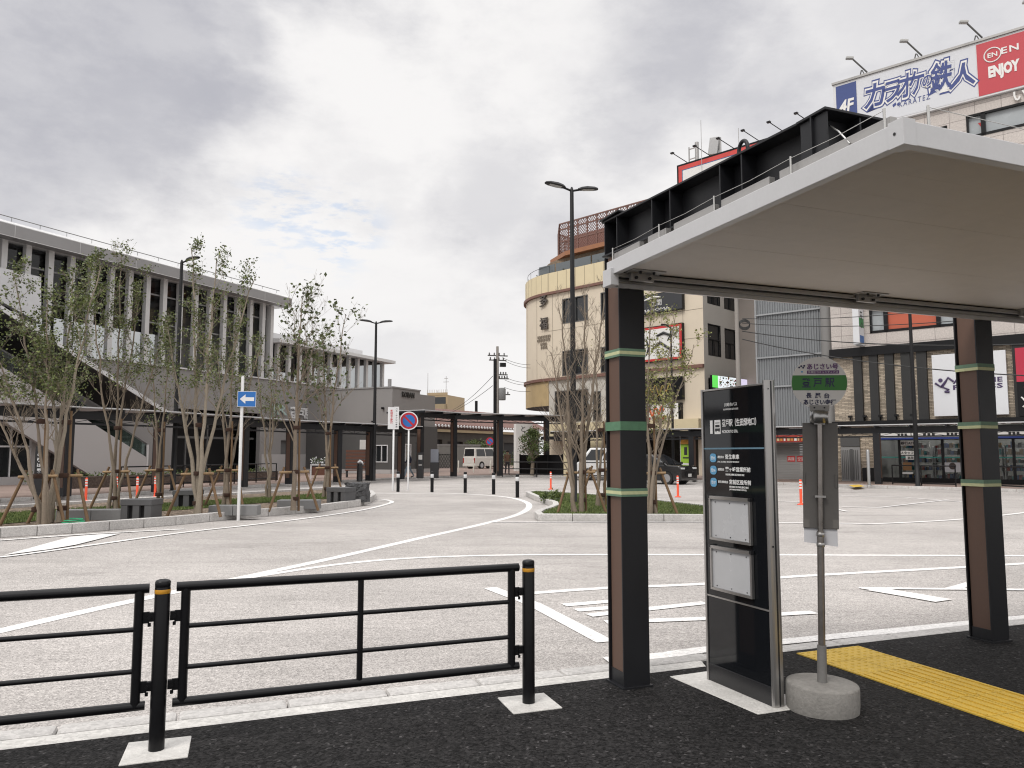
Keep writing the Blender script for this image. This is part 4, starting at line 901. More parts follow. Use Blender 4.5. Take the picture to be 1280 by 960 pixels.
# ------------------------------------------------------------------ covered walkways
def walkway(label, pts, zt, width, side, ext=(1.5,1.5), brown_=True, white=True, pw_=.3):
    o = Vector((pts[0][0],pts[0][1],.12)); t = thing('covered_walkway', label, 'walkway canopy', o, 0, 'covered walkways round the bus plaza')
    P = [Vector((p[0],p[1],0))-Vector((o.x,o.y,0)) for p in pts]; zt -= .12
    for k, p in enumerate(P):
        d_ = (P[min(k+1,len(P)-1)]-P[max(k-1,0)]).normalized(); n_ = Vector((-d_.y,d_.x,0))
        b = MB(); b.obox(p+Vector((0,0,(zt-.45)/2)), d_*pw_/2, n_*pw_*.55, (0,0,(zt-.45)/2)); po = b.build('post', dark, t)
        if brown_:
            b = MB(); 
            for s_ in (-1,1): b.obox(p+d_*s_*(pw_/2+.006)+Vector((0,0,(zt-.5)/2+.15)), d_*.006, n_*pw_*.38, (0,0,(zt-.5)/2-.15))
            b.build('infill_board', brown, po)
    e0 = P[0]-(P[1]-P[0]).normalized()*ext[0]; e1 = P[-1]+(P[-1]-P[-2]).normalized()*ext[1]
    Q = [e0]+P[1:-1]+[e1]; up = Vector((0,0,1))
    for a, c in zip(Q, Q[1:]):
        d_ = (c-a).normalized(); n_ = Vector((-d_.y,d_.x,0))*side
        b = MB(); b.beam(a+up*(zt-.32), c+up*(zt-.32), .16, .28); b.beam(a+up*(zt-.62), c+up*(zt-.62), .07, .07); b.beam(a+n_*width*.8+up*(zt-.2), c+n_*width*.8+up*(zt-.2), .1, .18); b.build('long_beam', dark, t)
        m = max(2, int((c-a).length/1.5)); b = MB()
        for k in range(m+1):
            p = a+(c-a)*(k/m); b.beam(p-n_*width*.22+up*(zt-.14), p+n_*width+up*(zt-.14), .07, .12); b.beam(p+up*(zt-.65), p+up*(zt-.4), .03, .03)
            if k < m: b.beam(p+up*(zt-.62), a+(c-a)*((k+.5)/m)+up*(zt-.44), .02, .02); b.beam(a+(c-a)*((k+.5)/m)+up*(zt-.44), a+(c-a)*((k+1)/m)+up*(zt-.62), .02, .02)
        b.build('cross_rib', dark, t)
        b = MB(); q = [a-n_*width*.22, c-n_*width*.22, c+n_*width, a+n_*width]; b.flat(q if side > 0 else q[::-1], zt-.075, zt-.03); b.build('roof_sheet', alu if white else alu2, t)
    return t
walkway('covered walkway with dark posts and white roof edge running before the station stairs', [(-17.4,22.4),(-15.6,27.0),(-13.75,30.0),(-12.0,34.5),(-10.9,37.9),(-9.17,40.6),(-7.86,42.6),(-6.5,45.2)], 3.28, 2.2, 1, (8,1.5))
walkway('taller covered walkway spanning the gap between the police box and the beige building', [(-5.61,47.15),(-3.80,50.3),(-.81,51.9),(2.39,53.4)], 4.3, 2.4, 1, (.3,1.2))
walkway('long covered walkway with dark posts before the beige building and the convenience store', [(3.82,48.2),(10.19,43.6),(17.96,37.9),(24.2,33.4)], 3.05, 1.9, 1, (1.4,6), True, True)
# stone walls with rails and hedge before the stairs
stone = M('rubble_stone', (.10,.075,.062), .9, n=(5,.5,16), bump=(9,1.0,.06))
def rail_fence(label, p0, p1, h, z0=.12, n=None, group='low black railings round the plaza', rails=(1.0,.55,.2)):
    p0, p1 = Vector((p0[0],p0[1],0)), Vector((p1[0],p1[1],0)); t = thing('railing', label, 'railing', (p0.x,p0.y,z0), 0, group); v = p1-p0; n = n or max(2,int(v.length/1.8))
    b = MB()
    for r in rails: b.cyl((0,0,h*r), v+Vector((0,0,h*r)), .028, sides=8)
    b.build('rails', blk, t)
    for k in range(n+1): q = v*(k/n); MB().cyl(q, q+Vector((0,0,h)), .03, sides=8).build('post', blk, t)
wa, wb = G(40,613,.12), G(345,600,.12)
t = thing('stone_wall', 'low rubble stone planter wall before the station stairs', 'wall', (wa.x,wa.y,.12), 0); v = wb-wa; v.z = 0; d_ = v.normalized(); n_ = Vector((-d_.y,d_.x,0))
b = MB(); b.beam((0,0,.25), v+Vector((0,0,.25)), .3, .5); b.build('stonework', stone, t)
b = MB(); random.seed(9)
for k in range(60): leafball(b, v*(k/60+random.uniform(0,.015))+n_*.5+Vector((0,0,.45)), random.uniform(.15,.35), 42, .1)
for p_ in b.v[:0]: pass
tag(b.build('hedge', [lf, lf2], None, loc=(wa.x,wa.y,.12)), 'low loose hedge growing behind the rubble stone wall', 'hedge')
rail_fence('black railing standing in front of the rubble stone wall', G(150,614,.12), G(345,601.5,.12), .95)
p = G(47,624,.12); t = thing('information_pillar', 'black information pillar with white lettering at the far left', 'sign', (p.x,p.y,.12), R(25)); MB().box(-.13,.13,-.05,.05,0,1.72).build('slab', tb2, t)
for k, ch in enumerate('のりば案内'): txt(ch, (0,-.0505,1.45-.17*k), AX, UP, .13, wht, t, w=.13, depth=.002, bold=.02)
p = G(428,602,.12); t = thing('information_pillar', 'slim black information pillar with white marks before the police box wall', 'sign', (p.x-.6,p.y+1.5,.12), R(25)); MB().box(-.14,.14,-.06,.06,0,1.9).build('slab', tb2, t); MB().box(-.08,.08,-.064,-.06,1.45,1.7).build('white_mark', wht, t)
# slatted bench screen
wood = M('red_brown_slats', (.13,.055,.035), .65, n=(3,.2,40)); p = G(433,598,.12)
t = thing('slatted_bench', 'red brown slatted bench with tall back under the walkway left of the police box', 'bench', (p.x+.2,p.y+2.2,.12), R(18))
b = MB()
for k in range(6): b.box(-.7,.7,.20,.24,.55+.2*k,.70+.2*k)
b.build('backrest', wood, t); MB().box(-.75,.75,-.3,.25,.42,.48).build('seat', wood, t)
for s_ in (-.68,.6): MB().box(s_,s_+.08,-.28,.24,0,.42).build('leg', dark, t)
MB().box(.15,.75,.17,.19,1.75,2.35).build('notice_panel', paleg, t)
p = G(543,597.5,.12); t = thing('map_stand', 'grey map panel on a black stand beside the taller walkway', 'map stand', (p.x,p.y,.12), R(5))
MB().box(-.26,.26,-.16,.16,0,.95).build('cabinet', tb2, t); MB().box(-.24,.24,-.03,.03,.95,1.75).build('map_panel', M('map_grey',(.19,.20,.23),.3), t)
b = MB(); p = G(600,600); p = G(530,598,.12)
t = thing('ticket_machine', 'narrow black standing machine right of the walking person', 'machine', (p.x-.25,p.y+.2,.12), R(5)); MB().box(-.17,.17,-.15,.15,0,1.55,0).build('cabinet', tb2, t); MB().box(-.11,.11,-.16,-.15,1.12,1.4).build('screen', paleg, t); MB().box(-.1,.1,-.158,-.15,.75,.85).build('slot_panel', alu2, t)

p = G(385,600,.12); t = thing('flower_stand', 'white framed flower stand with white blossoms under the walkway left of the slatted bench', 'flower stand', (p.x-.1,p.y+2.6,.12), R(18))
b = MB()
for sx in (-.42,.42):
    for sy in (-.2,.2): b.box(sx-.03,sx+.03,sy-.03,sy+.03,0,.85)
b.box(-.45,.45,-.23,.23,.78,.85); b.build('frame', whitep, t); MB().box(-.38,.38,-.18,.18,.2,.7).build('planter_box', wood, t)
b = MB(); random.seed(19)
for k in range(9): leafball(b, Vector((random.uniform(-.38,.38),random.uniform(-.12,.12),random.uniform(.9,1.15))), .16, 26, .1)
b.build('blossom', [M('blossom_white',(.62,.62,.63),.7), lf], t)
p = G(448,602,.12); t = thing('black_stand', 'black upright stand topped by a white bag at the walkway post beside the bench', 'stand', (p.x,p.y+.3,.12), R(10))
MB().lathe([(.0,0),(.17,0),(.16,.05),(.15,.9),(.17,.95),(.0,.97)], sides=14).build('body', tb2, t); b = MB(); random.seed(3); b.tube([(-.12,-.05,1.0),(0,0,1.08),(.1,.02,1.02),(.17,.0,.9)],[.04,.085,.07,.03],8); b.build('white_bag', whitep, t)
# ------------------------------------------------------------------ beige corner building with rounded end
beige = M('beige_panel', (.62,.54,.43), .75, n=(.7,.06,20)); cream = M('cream_panel', (.62,.53,.35), .7, n=(1,.06,25)); redbr = M('red_brown_ledge', (.17,.085,.065), .6); gbeige = M('side_grey_wall', (.50,.465,.42), .8, n=(.6,.07,25))
terra = M('terracotta_lattice', (.165,.085,.068), .6); oran = M('orange_ledge', (.28,.12,.055), .55, n=(2,.1)); stonev = M('mixed_stone_wall', (.20,.15,.105), .9, n=(2.2,.55,8)); jt = M('joint_line', (.20,.165,.125), .8); wbeam = M('ivory_wall', (.50,.475,.43), .75, n=(.8,.06))
BG = Frame((13.1,52), R(135)); bb_ = fthing('corner_building', 'beige four storey corner building with rounded left end, brown ledges and a terracotta rooftop screen', 'building', BG)
def BX(px, off=0, py=567): return BG.xat(px, off, py)
def BZ(px, py, off=0): return BG.at(px, py, off)[1]
RC, XC = 6.0, 14.3
def arc(r0, n=14, a1=100): return [(XC+r0*math.sin(R(a1)*k/n), -RC+r0*math.cos(R(a1)*k/n)) for k in range(n+1)]
wins = []
for (a, b__, c, d) in ((703,735,374,405),(751,784,366,400),(703,735,439,470),(751,784,434,466)):
    x1_, x0_ = BX(a,0,(c+d)/2), BX(b__,0,(c+d)/2); z1_, z0_ = BZ(703 if a < 740 else 751, c), BZ(703 if a < 740 else 751, d); wins.append((x0_, x1_, z0_, z1_))
w3 = (BX(736), BX(694), 4.1, BZ(694,489)); w4 = (BX(752), BX(742), 4.1, BZ(745,489))
ground = [(.6,5.2,.15,2.75),(5.7,9.2,.15,2.75),(9.8,12.8,.15,2.75)]
XI = BX(764)
b = MB(); b.wall(.0,XI,.1,16.2,wins+ground,0,.2,0,out=1).wall(XI,XC,7.45,16.2,wins,0,.2,0,out=1).wall(XI,XC,.1,3.9,ground,0,.2,0,out=1).wall(XI,XC,3.9,7.45,[w3,w4],0,.2,1,out=1)
p_ = arc(RC)
for a, c in zip(p_, p_[1:]): b.face([(c[0],c[1],5.5),(a[0],a[1],5.5),(a[0],a[1],16.2),(c[0],c[1],16.2)], 0, True)
b.flat([(0,-.25),(XC,-.25)]+[(x,y) for x,y in arc(RC-.1)]+[(XC+RC-.5,-14),(0,-14)], 16.0, 16.15, 0)
b.build('wall', [beige, wbeam], bb_)
bs_ = MB(); sw_ = []
BS = Frame((13.1,52), R(45))
for (a, c, t_, u) in ((884,900,368,379),(905,921,372,386),(885,901,404,444),(906,921,410,448),(885.5,894,472,490)):
    x0_, x1_ = BS.xat(a,0,(t_+u)/2), BS.xat(c,0,(t_+u)/2); sw_.append((x0_, x1_, BS.at(a,u)[1]+.0, BS.at(a,t_)[1]))
sw_[0] = (*sw_[0][:2], sw_[0][2], sw_[0][3]+1.6); sw_[1] = (*sw_[1][:2], sw_[1][2], sw_[1][3]+1.6)
SE = BS.xat(923,0,430); bs_.wall(0,SE,.1,16.2,sw_,0,.18,0)
bs_.v = [(p[1], -p[0], p[2]) for p in bs_.v]; bs_.build('side_wall', gbeige, bb_)
b = MB(); b.box(-2.5,-1.5,-SE-4,-SE,0.1,15); b.box(-1.5,0,-SE-4,-SE-.01,.1,15.6); b.build('recessed_wall', M('brown_grey_wall',(.25,.22,.20),.8,n=(.6,.08)), bb_)
for (x0_,x1_,z0_,z1_) in wins+[w3,w4]:
    f = MB(); e = .07
    f.box(x0_,x1_,-.1,.03,z0_,z0_+e).box(x0_,x1_,-.1,.03,z1_-e,z1_).box(x0_,x0_+e,-.1,.03,z0_,z1_).box(x1_-e,x1_,-.1,.03,z0_,z1_).box((x0_+x1_)/2-.05,(x0_+x1_)/2+.05,-.1,.02,z0_,z1_)
    fo = f.build('window', mull, bb_); MB().box(x0_,x1_,-.16,-.12,z0_,z1_).build('pane', DG, fo)
for (x0_,x1_,z0_,z1_) in sw_:
    f = MB(); e = .06
    f.box(.0,.06,-x1_,-x0_,z0_,z0_+e).box(.0,.06,-x1_,-x0_,z1_-e,z1_).box(0,.06,-x0_-e,-x0_,z0_,z1_).box(0,.06,-x1_,-x1_+e,z0_,z1_).box(0.02,.06,-(x0_+x1_)/2-.03,-(x0_+x1_)/2+.03,z0_,z0_+(z1_-z0_)*.5).box(.02,.06,-x1_,-x0_,z0_+(z1_-z0_)*.5,z0_+(z1_-z0_)*.5+.06)
    fo = f.build('window', blk, bb_); MB().box(.1,.14,-x1_,-x0_,z0_,z1_).build('pane', DG, fo)
for (x0_,x1_,z0_,z1_) in ground: MB().box(x0_,x1_,-.19,-.15,z0_,z1_).build('shop_glass', glass('shop_glass_dark',(.02,.018,.016),.1), bb_)
def sweep(r0, z0, z1, m=0, x0=0.0, th=.12, a1=100, y=0.0):
    b = MB(); p1_ = arc(RC+r0+th, a1=a1); p0_ = arc(RC+r0, a1=a1)
    b.box(x0,XC,y+r0,y+r0+th,z0,z1,m); n = len(p1_)
    for k in range(n-1):
        a, c, d, e = p1_[k], p1_[k+1], p0_[k+1], p0_[k]
        b.face([(c[0],c[1],z0),(a[0],a[1],z0),(a[0],a[1],z1),(c[0],c[1],z1)], m, True); b.face([(a[0],a[1],z1),(e[0],e[1],z1),(d[0],d[1],z1),(c[0],c[1],z1)][::-1], m); b.face([(a[0],a[1],z0),(e[0],e[1],z0),(d[0],d[1],z0),(c[0],c[1],z0)], m)
    return b
sweep(.0,14.75,16.35,th=.06).build('parapet', cream, bb_)
sweep(.0,14.55,14.75,th=.22).build('ledge', redbr, bb_); sweep(.0,7.45,7.68,th=.22).build('ledge', redbr, bb_)
b = MB(); p1_ = arc(RC+.05)
for k in range(14):
    a, c = p1_[k], p1_[k+1]; m_ = k % 2
    b.face([(c[0],c[1],5.45),(a[0],a[1],5.45),(a[0],a[1],7.45),(c[0],c[1],7.45)], 0, True)
b.box(BX(684),XC,.0,.05,5.45,7.45,0); b.face([(x,y,5.45) for x,y in p1_]+[(XC+2,-7,5.45),(XC-2,-4,5.45)],1); b.build('timber_apron', [M('slat_gold',(.43,.32,.17),.65,n=(.8,.12)), dkin], bb_)
MB().box(0,BX(684),.002,.03,4.0,7.45).build('ivory_band', wbeam, bb_) if False else None
b = MB()
for px_ in (655,): pass
for x in [1.6+1.75*k for k in range(8)]: b.box(x-.012,x+.012,.001,.012,7.7,14.5)
for z in (9.55,11.55): b.box(0,XC,.001,.011,z-.012,z+.012)
for k in (2,5,8,11): a = p_[k]; b.cyl((a[0],a[1],7.7),(a[0],a[1],16.3),.02,sides=4)
for x in [.9+.95*k for k in range(15)]: b.box(x-.012,x+.012,.061,.07,14.76,16.34)
for k in range(0,14): a = arc(RC+.06)[k]; b.cyl((a[0],a[1],14.76),(a[0],a[1],16.34),.013,sides=4)
b.build('panel_joints', jt, bb_)
MB().box(0,XC-.5,.0,.9,2.95,3.95).build('canopy_fascia', cream, bb_)
MB().box(0.2,XC-.5,.0,1.5,2.7,2.94).build('canopy_base', dark, bb_)
# rooftop
zr = 17.75
b = MB(); b.box(0,13.6,-1.6,-1.2,16.2,zr); 
for k in range(10):
    a0, a1_ = R(100)*k/10, R(100)*(k+1)/10; f_ = lambda a, r: (13.6+r*math.sin(a), -6+r*math.cos(a)); u, v_ = f_(a0,4.8), f_(a1_,4.8)
    b.face([(v_[0],v_[1],16.2),(u[0],u[1],16.2),(u[0],u[1],zr),(v_[0],v_[1],zr)],0,True)
b.build('penthouse_wall', stonev, bb_)
b = MB(); o_ = [(0,-.6),(13.0,-.6),(15.8,-1.9),(17.2,-4.6),(17.2,-7.5),(0,-7.5)]; b.flat(o_[::-1], zr, zr+.35); b.build('roof_ledge', oran, bb_)
b = MB(); ztop = zr+3.0
def lattice(a, c):
    a, c = Vector((*a,0)), Vector((*c,0)); ln = (c-a).length; n = max(1,round(ln/1.0))
    for z in (zr+.4,zr+1.45,zr+2.5,ztop): b.beam(a+Vector((0,0,z)), c+Vector((0,0,z)), .09, .1)
    for k in range(n+1): q = a+(c-a)*k/n; b.beam(q+Vector((0,0,zr+.35)), q+Vector((0,0,ztop)), .09, .09, up=(1,0,0))
    m = n*4
    for k in range(m):
        p, q = a+(c-a)*k/m, a+(c-a)*(k+1)/m
        for j in range(10):
            z0, z1 = zr+.4+.26*j, zr+.66+.26*j
            b.beam(p+Vector((0,0,z0)), q+Vector((0,0,z1)), .03, .04); b.beam(p+Vector((0,0,z1)), q+Vector((0,0,z0)), .03, .04)
lattice((0.2,-1.3),(14.2,-1.3)); lattice((14.2,-1.3),(16.2,-3.4)); lattice((16.2,-3.4),(16.2,-7.0)); b.build('lattice_screen', terra, bb_)
b = MB(); b.box(.3,15.0,-4.2,-3.9,zr+.35,ztop-.3); b.build('plant_room', M('plant_room_red',(.21,.10,.08),.7), bb_)
b = MB()
for x in [.6+1.9*k for k in range(8)]: b.box(x,x+1.75,-.35,-.33,16.35,17.15)
b.build('glass_balustrade', M('balustrade_grey',(.12,.135,.145),.15), bb_)
b = MB(); random.seed(31)
for k in range(70):
    x = random.uniform(1,19.5); 
    if x < XC: c = Vector((x,-.6,16.4))
    else: a = R(100)*(x-XC)/6; c = Vector((XC+(RC-.5)*math.sin(a), -RC+(RC-.5)*math.cos(a), 16.4))
    leafball(b, c, random.uniform(.15,.4), 24, .16)
b.build('roof_planting', [lf, M('dry_leaf',(.09,.07,.03),.6)], bb_)
b = MB(); pr = arc(RC-.15); pr3 = [(x,y,17.0) for x,y in pr]; b.tube(pr3, .02, 5)
for x,y in pr[::2]: b.cyl((x,y,16.3),(x,y,17.0),.015,sides=5)
b.build('roof_rail', blk, bb_)
# raised characters on the rounded end
for ch, py in (('多',380),('福',408)):
    a_ = R(4); zz = BZ(672, py, -.6); c = (XC+(RC+.06)*math.sin(a_), -RC+(RC+.06)*math.cos(a_), zz)
    txt(ch, c, (-math.cos(a_), math.sin(a_), 0), UP, 1.0, M('grey_letter',(.10,.085,.075),.4,.3), bb_, w=.92, depth=.14, bold=.01)
b = MB(); a_ = R(4)
for i, (wd, zz) in enumerate(((1.6,BZ(672,424,-.6)),(1.7,BZ(672,428,-.6)),(.9,BZ(672,433,-.6)),(.8,BZ(672,437,-.6)))):
    for k in range(int(wd/.2)):
        o = -wd/2+.2*k; c = Vector((XC+(RC+.03)*math.sin(a_), -RC+(RC+.03)*math.cos(a_), zz))+Vector((-math.cos(a_), math.sin(a_),0))*o
        b.obox(c, Vector((-math.cos(a_),math.sin(a_),0))*.06, Vector((math.sin(a_),math.cos(a_),0))*.02, (0,0,.11))
b.build('small_lettering', jt, bb_)
# hanging signs
gold = M('gold_ink', (.45,.30,.08), .5); rorange = M('red_orange_ink', (.62,.12,.03), .5); sgnw = M('sign_panel_white', (.70,.69,.67), .4); sgnr = M('sign_frame_red', (.48,.03,.03), .4)
def bsign(label, px0, px1, py0, py1, bandm, cat='sign', dep=.3):
    x1_, x0_ = BX(px0,.3,(py0+py1)/2), BX(px1,.3,(py0+py1)/2); z1_, z0_ = BZ(px1,py0,.3), BZ(px1,py1,.3)
    t = thing('shop_sign', label, cat, BG.w(x0_, 0, z0_), BG.a, 'signs on the beige building'); W_, H_ = x1_-x0_, z1_-z0_
    MB().box(0,W_,.02,dep,0,H_).build('box', blk, t)
    return t, W_, H_, dep+.002
XM = (-1,0,0)
t, W_, H_, y = bsign('dark sign with a white brush mark and small white letters, topmost on the beige wall', 762, 853, 361, 386, blk); MB().box(.05,W_-.05,y-.002,y,.05,H_-.05).build('face', M('sign_charcoal',(.03,.031,.035),.4), t)
txt('土間', (W_*.34,y,H_*.52), XM, UP, H_*.32, sgnw, t, w=H_*.62, depth=.01); txt('DOMADOMA', (W_*.42,y,H_*.17), XM, UP, H_*.13, sgnw, t, w=W_*.5, depth=.01)
b = MB(); b.tube([(W_*.5,y+.01,H_*.72),(W_*.38,y+.01,H_*.82),(W_*.28,y+.01,H_*.78)], [.05,.12,.04], 6); b.build('brush_mark', sgnw, t)
t, W_, H_, y = bsign('white sign in a red rounded frame with black brush strokes', 766, 853, 403, 449, blk); MB().box(.05,W_-.1,y-.002,y,.06,H_-.06).build('frame_red', sgnr, t); MB().box(.25,W_-.3,y,y+.003,.22,H_-.22).build('face', sgnw, t)
b = MB()
for pts in (((.35,.72),(.25,.78),(.16,.70),(.20,.55)),((.42,.35),(.30,.52),(.18,.34),(.14,.22)),((.5,.66),(.46,.4),(.5,.2)),((.64,.7),(.58,.5),(.66,.3)),((.8,.75),(.7,.55),(.82,.3))): b.tube([(W_*p,y+.01,H_*q) for p, q in pts], [.07,.12,.1,.04][:len(pts)] if len(pts) == 4 else [.05,.11,.04], 6)
b.build('brush_strokes', ink, t)
t, W_, H_, y = bsign('black sign with looping gold script', 770, 853, 470, 499, blk); b = MB()
b.tube([(W_*(.15+.6*k/40), y+.015, H_*(.5+.18*math.sin(k*.9)+.06*math.sin(k*.4))) for k in range(41)], .05, 5); b.tube([(W_*(.2+.4*k/20), y+.015, H_*(.22+.05*math.sin(k*1.3))) for k in range(21)], .03, 5); b.build('script', gold, t)
t, W_, H_, y = bsign('white sign with orange script above the ground floor canopy', 770, 851, 503, 528, blk); MB().box(.2,W_-.03,y-.002,y,.03,H_-.03).build('face', sgnw, t); b = MB()
b.tube([(W_*(.25+.5*k/40), y+.015, H_*(.62+.2*math.sin(k*.8)+.06*math.sin(k*.35))) for k in range(41)], .07, 5); b.build('script', rorange, t)
b = MB()
for k in range(6): b.box(W_*(.24+.07*k),W_*(.28+.07*k),y,y+.01,H_*.18,H_*.32)
b.build('red_marks', M('sign_red_dark',(.35,.02,.05),.5), t); b = MB(); b.prism([(W_*.80,y+.004,H_*.2),(W_*.86,y+.004,H_*.25),(W_*.88,y+.004,H_*.7),(W_*.82,y+.004,H_*.62)], (0,.01,0)); b.build('yellow_mark', M('yellow_ink',(.7,.5,.03),.5), t)
# roof billboard with red border
of = -2.5; x1_, z1_ = BG.at(846,207,of); z0_ = BG.at(846,238,of)[1]; x0_ = BG.xat(985,of,180)
t = thing('roof_billboard', 'white rooftop billboard with a red border and dark edge', 'billboard', BG.w(x0_,of,15.6), BG.a); W_ = x1_-x0_; z0_ -= 15.6; z1_ -= 15.6
MB().box(0,W_,-.4,0,z0_-1,z1_).build('box', blk, t); MB().box(.1,W_-.15,.0,.02,z0_-1,z1_-.15).build('red_border', M('border_red',(.56,.06,.05),.45), t); MB().box(.3,W_-.45,.02,.03,z0_-1,z1_-.48).build('blue_line', M('border_blue',(.03,.10,.22),.45), t); MB().box(.36,W_-.52,.03,.04,z0_-1,z1_-.55).build('face', sgnw, t)
b = MB()
for k in range(2): b.box(x1_-x0_-5.2-2.6*k,x1_-x0_-3.6-2.6*k,.04,.05,z1_-1.15,z1_-.8)
b.build('red_marks', M('border_red',(.56,.06,.05),.45), t); b = MB(); b.lathe([(.0,0),(.32,0)],(0,0,0),12); b = MB(); b.prism([(W_-3.3+.42*math.cos(q),.05,z1_-1.55+.35*math.sin(q)) for q in [6.283*k/14 for k in range(14)]],(0,.01,0)); b.build('yellow_mark', M('yellow_ink',(.7,.5,.03),.5), t)
for k in range(6):
    x = W_-.9-1.9*k; b = MB(); b.cyl((x,.0,z1_),(x+.55,1.0,z1_+.55),.03,sides=6); b.obox((x+.6,1.05,z1_+.58),(.12,.0,0),(0,.1,0),(0,0,.05)); b.build('lamp_arm', blk, t)
MB().box(.5,W_-.5,-.9,-.4,-.3,z0_).build('support_frame', blk, t)
for px_, top, r_, lb in ((876,150,.03,'tall thin mast in front of the rooftop billboard'),(923,160,.03,'thin mast above the right half of the rooftop billboard')):
    x, zt_ = BG.at(px_, top, -1.5); q = BG.w(x,-1.5,15.9); o = MB().cyl((0,0,0),(0,0,zt_-15.9),r_,.02,8).build('antenna_mast', galv, None, loc=q); tag(o, lb, 'antenna', 'masts on the beige building roof')
x, zt_ = BG.at(871,178,-4.5); q = BG.w(x,-4.5,15.9); t = thing('antenna_tower', 'stubby grey antenna rack behind the rooftop billboard', 'antenna', q, BG.a); h_ = zt_-15.9
MB().cyl((0,0,0),(0,0,h_),.16,sides=8).cyl((.7,0,0),(.7,0,h_-.2),.06,sides=6).build('mast', galv, t)
for z in (h_-.4,h_-1.2,h_-2): MB().box(0,.7,-.04,.04,z,z+.06).build('rung', galv, t)
x, zt_ = BG.at(900,172,-4.5); q = BG.w(x,-4.5,15.9); t = thing('roof_antenna', 'tilted pale antenna panel on a short mast behind the billboard', 'antenna', q, BG.a); h_ = zt_-15.9
MB().cyl((0,0,0),(0,0,h_),.09,sides=8).build('mast', galv, t); MB().obox((.45,.1,h_-.55),(.38,0,.06),(0,.12,0),(-.1,0,.62)).build('panel', M('panel_pale',(.42,.42,.42),.5), t)
# ------------------------------------------------------------------ things before and beside the beige building
p = G(665,594.5,.12); t = thing('evergreen_tree', 'small dense evergreen tree with one brown trunk before the dark board fence', 'tree', p)
b = MB(); b.tube([(0,0,0),(.05,0,.8),(-.05,.05,1.7),(.05,0,2.5)], [.14,.12,.1,.05], 8)
for k in range(9): a = k*2.4; b.tube([(0,0,1.0+.13*k),(.5*math.cos(a),.5*math.sin(a),1.5+.14*k),(.95*math.cos(a),.95*math.sin(a),1.7+.15*k)], [.05,.035,.01], 6)
b.build('trunk', bark, t); c = MB(); random.seed(77)
for _ in range(46):
    a, rr, z = random.uniform(0,6.28), random.random()**.6*1.25, random.uniform(1.05,3.0); rr *= max(.25, 1-abs(z-1.9)/1.6); leafball(c, Vector((rr*math.cos(a),rr*math.sin(a),z)), random.uniform(.2,.42), 60, .12, 3)
c.build('crown', [lg[1], lf, lg[0]], t)
t = thing('board_fence', 'black board fence behind the small evergreen tree', 'fence', D(650,592,54.5).xy.to_3d()+Vector((0,0,.12)), 0); q0 = D(650,592,54.5); q1 = D(722,592,51.5); v = Vector((q1.x-q0.x,q1.y-q0.y,0))
b = MB(); b.beam((0,0,.72), v+Vector((0,0,.72)), .06, 1.35); b.build('boards', blk, t)
for k in range(5): MB().cyl(v*k/4+Vector((0,-.06,0)), v*k/4+Vector((0,-.06,1.45)), .05, sides=8).build('post', blk, t)
rail_fence('black low railing before the small evergreen tree', D(628,595,49.5), D(716,596,47.3), .95)
rail_fence('black low railing along the kerb under the long walkway', D(725,598,46.3), D(790,600,44.6), .95)
# white wall sign and clutter at the beige building's left foot
p = D(654,560,66); t = thing('white_sign_tower', 'white upright sign block behind the small evergreen tree', 'sign', (p.x,p.y,0), R(20)); MB().box(-.75,.75,-.3,.3,0,D(654,530,66).z).build('body', sgnw, t)
txt('と', (-.1,-.31,D(654,536,66).z), AX, UP, .5, ink, t, depth=.01)
for px_, l_ in ((712,'beige upright shop panel left of the dark shop entrance'),(746,'cream upright shop panel near the bare trees')):
    p = D(px_,585,50.2); t = thing('standing_sign', l_, 'sign', (p.x,p.y,.12), R(-42)); MB().box(-.45,.45,-.06,.06,.0,2.5).build('body', cream, t); b = MB(); b.box(-.12,.12,-.065,-.06,.9,1.9); b.build('print', M('print_dull',(.12,.12,.14),.6), t)
lime = M('lime_banner', (.30,.50,.04), .6); p = D(858,598,44.2)
t = thing('banner', 'lime green upright banner with an orange top at the walkway post', 'banner', (p.x,p.y,.12), R(-30)); MB().cyl((-.32,0,0),(-.32,0,2.5),.02,sides=6).build('pole', alu, t); MB().box(-.30,.28,-.01,.01,.95,2.0).build('cloth', lime, t); b = MB(); b.prism([(-.34,-.011,2.02),(.30,-.011,2.02),(.2,-.011,2.3),(-.24,-.011,2.3)],(0,.022,0)); b.build('top_flag', M('flag_orange',(.6,.27,.04),.6), t); MB().box(-.30,.28,-.01,.01,.5,.94).build('picture_strip', sgnw, t)
b = MB(); b.box(-.18,.16,-.014,-.011,1.2,1.28).box(-.1,.08,-.014,-.011,1.4,1.85); b.build('print', ink, t)
p = D(893,600,42.8); t = thing('leafy_climber', 'leafy climbing shrub beside the walkway left of the stop totem', 'plant', (p.x,p.y,.12)); c = MB(); random.seed(5)
for _ in range(40): leafball(c, Vector((random.uniform(-.35,.35),random.uniform(-.3,.3),random.uniform(.3,3.9))), random.uniform(.15,.3), 34, .1, 3)
c.build('foliage', [lg[0], lf, lgy[1]], t); b = MB(); b.tube([(0,0,0),(.1,0,1.3),(-.1,0,2.6),(0,0,3.8)], [.06,.05,.04,.02], 6); b.build('stem', bark, t)
# flowers and green strip on the canopy
b = MB(); random.seed(8)
q0, q1 = BG.w(2.0,1.0,3.98), BG.w(7.4,1.0,3.98)
o_ = BG.w(4.5,1.0,3.98)
for k in range(30): leafball(b, (q0+(q1-q0)*random.random())-o_+Vector((0,0,.1)), random.uniform(.1,.28), 26, .12, 3)
tag(b.build('planter_greenery', [lgy[0], lf2, M('flower_yellow',(.5,.36,.05),.6)], None, loc=o_), 'bright greenery along the canopy under the orange script sign', 'plant')
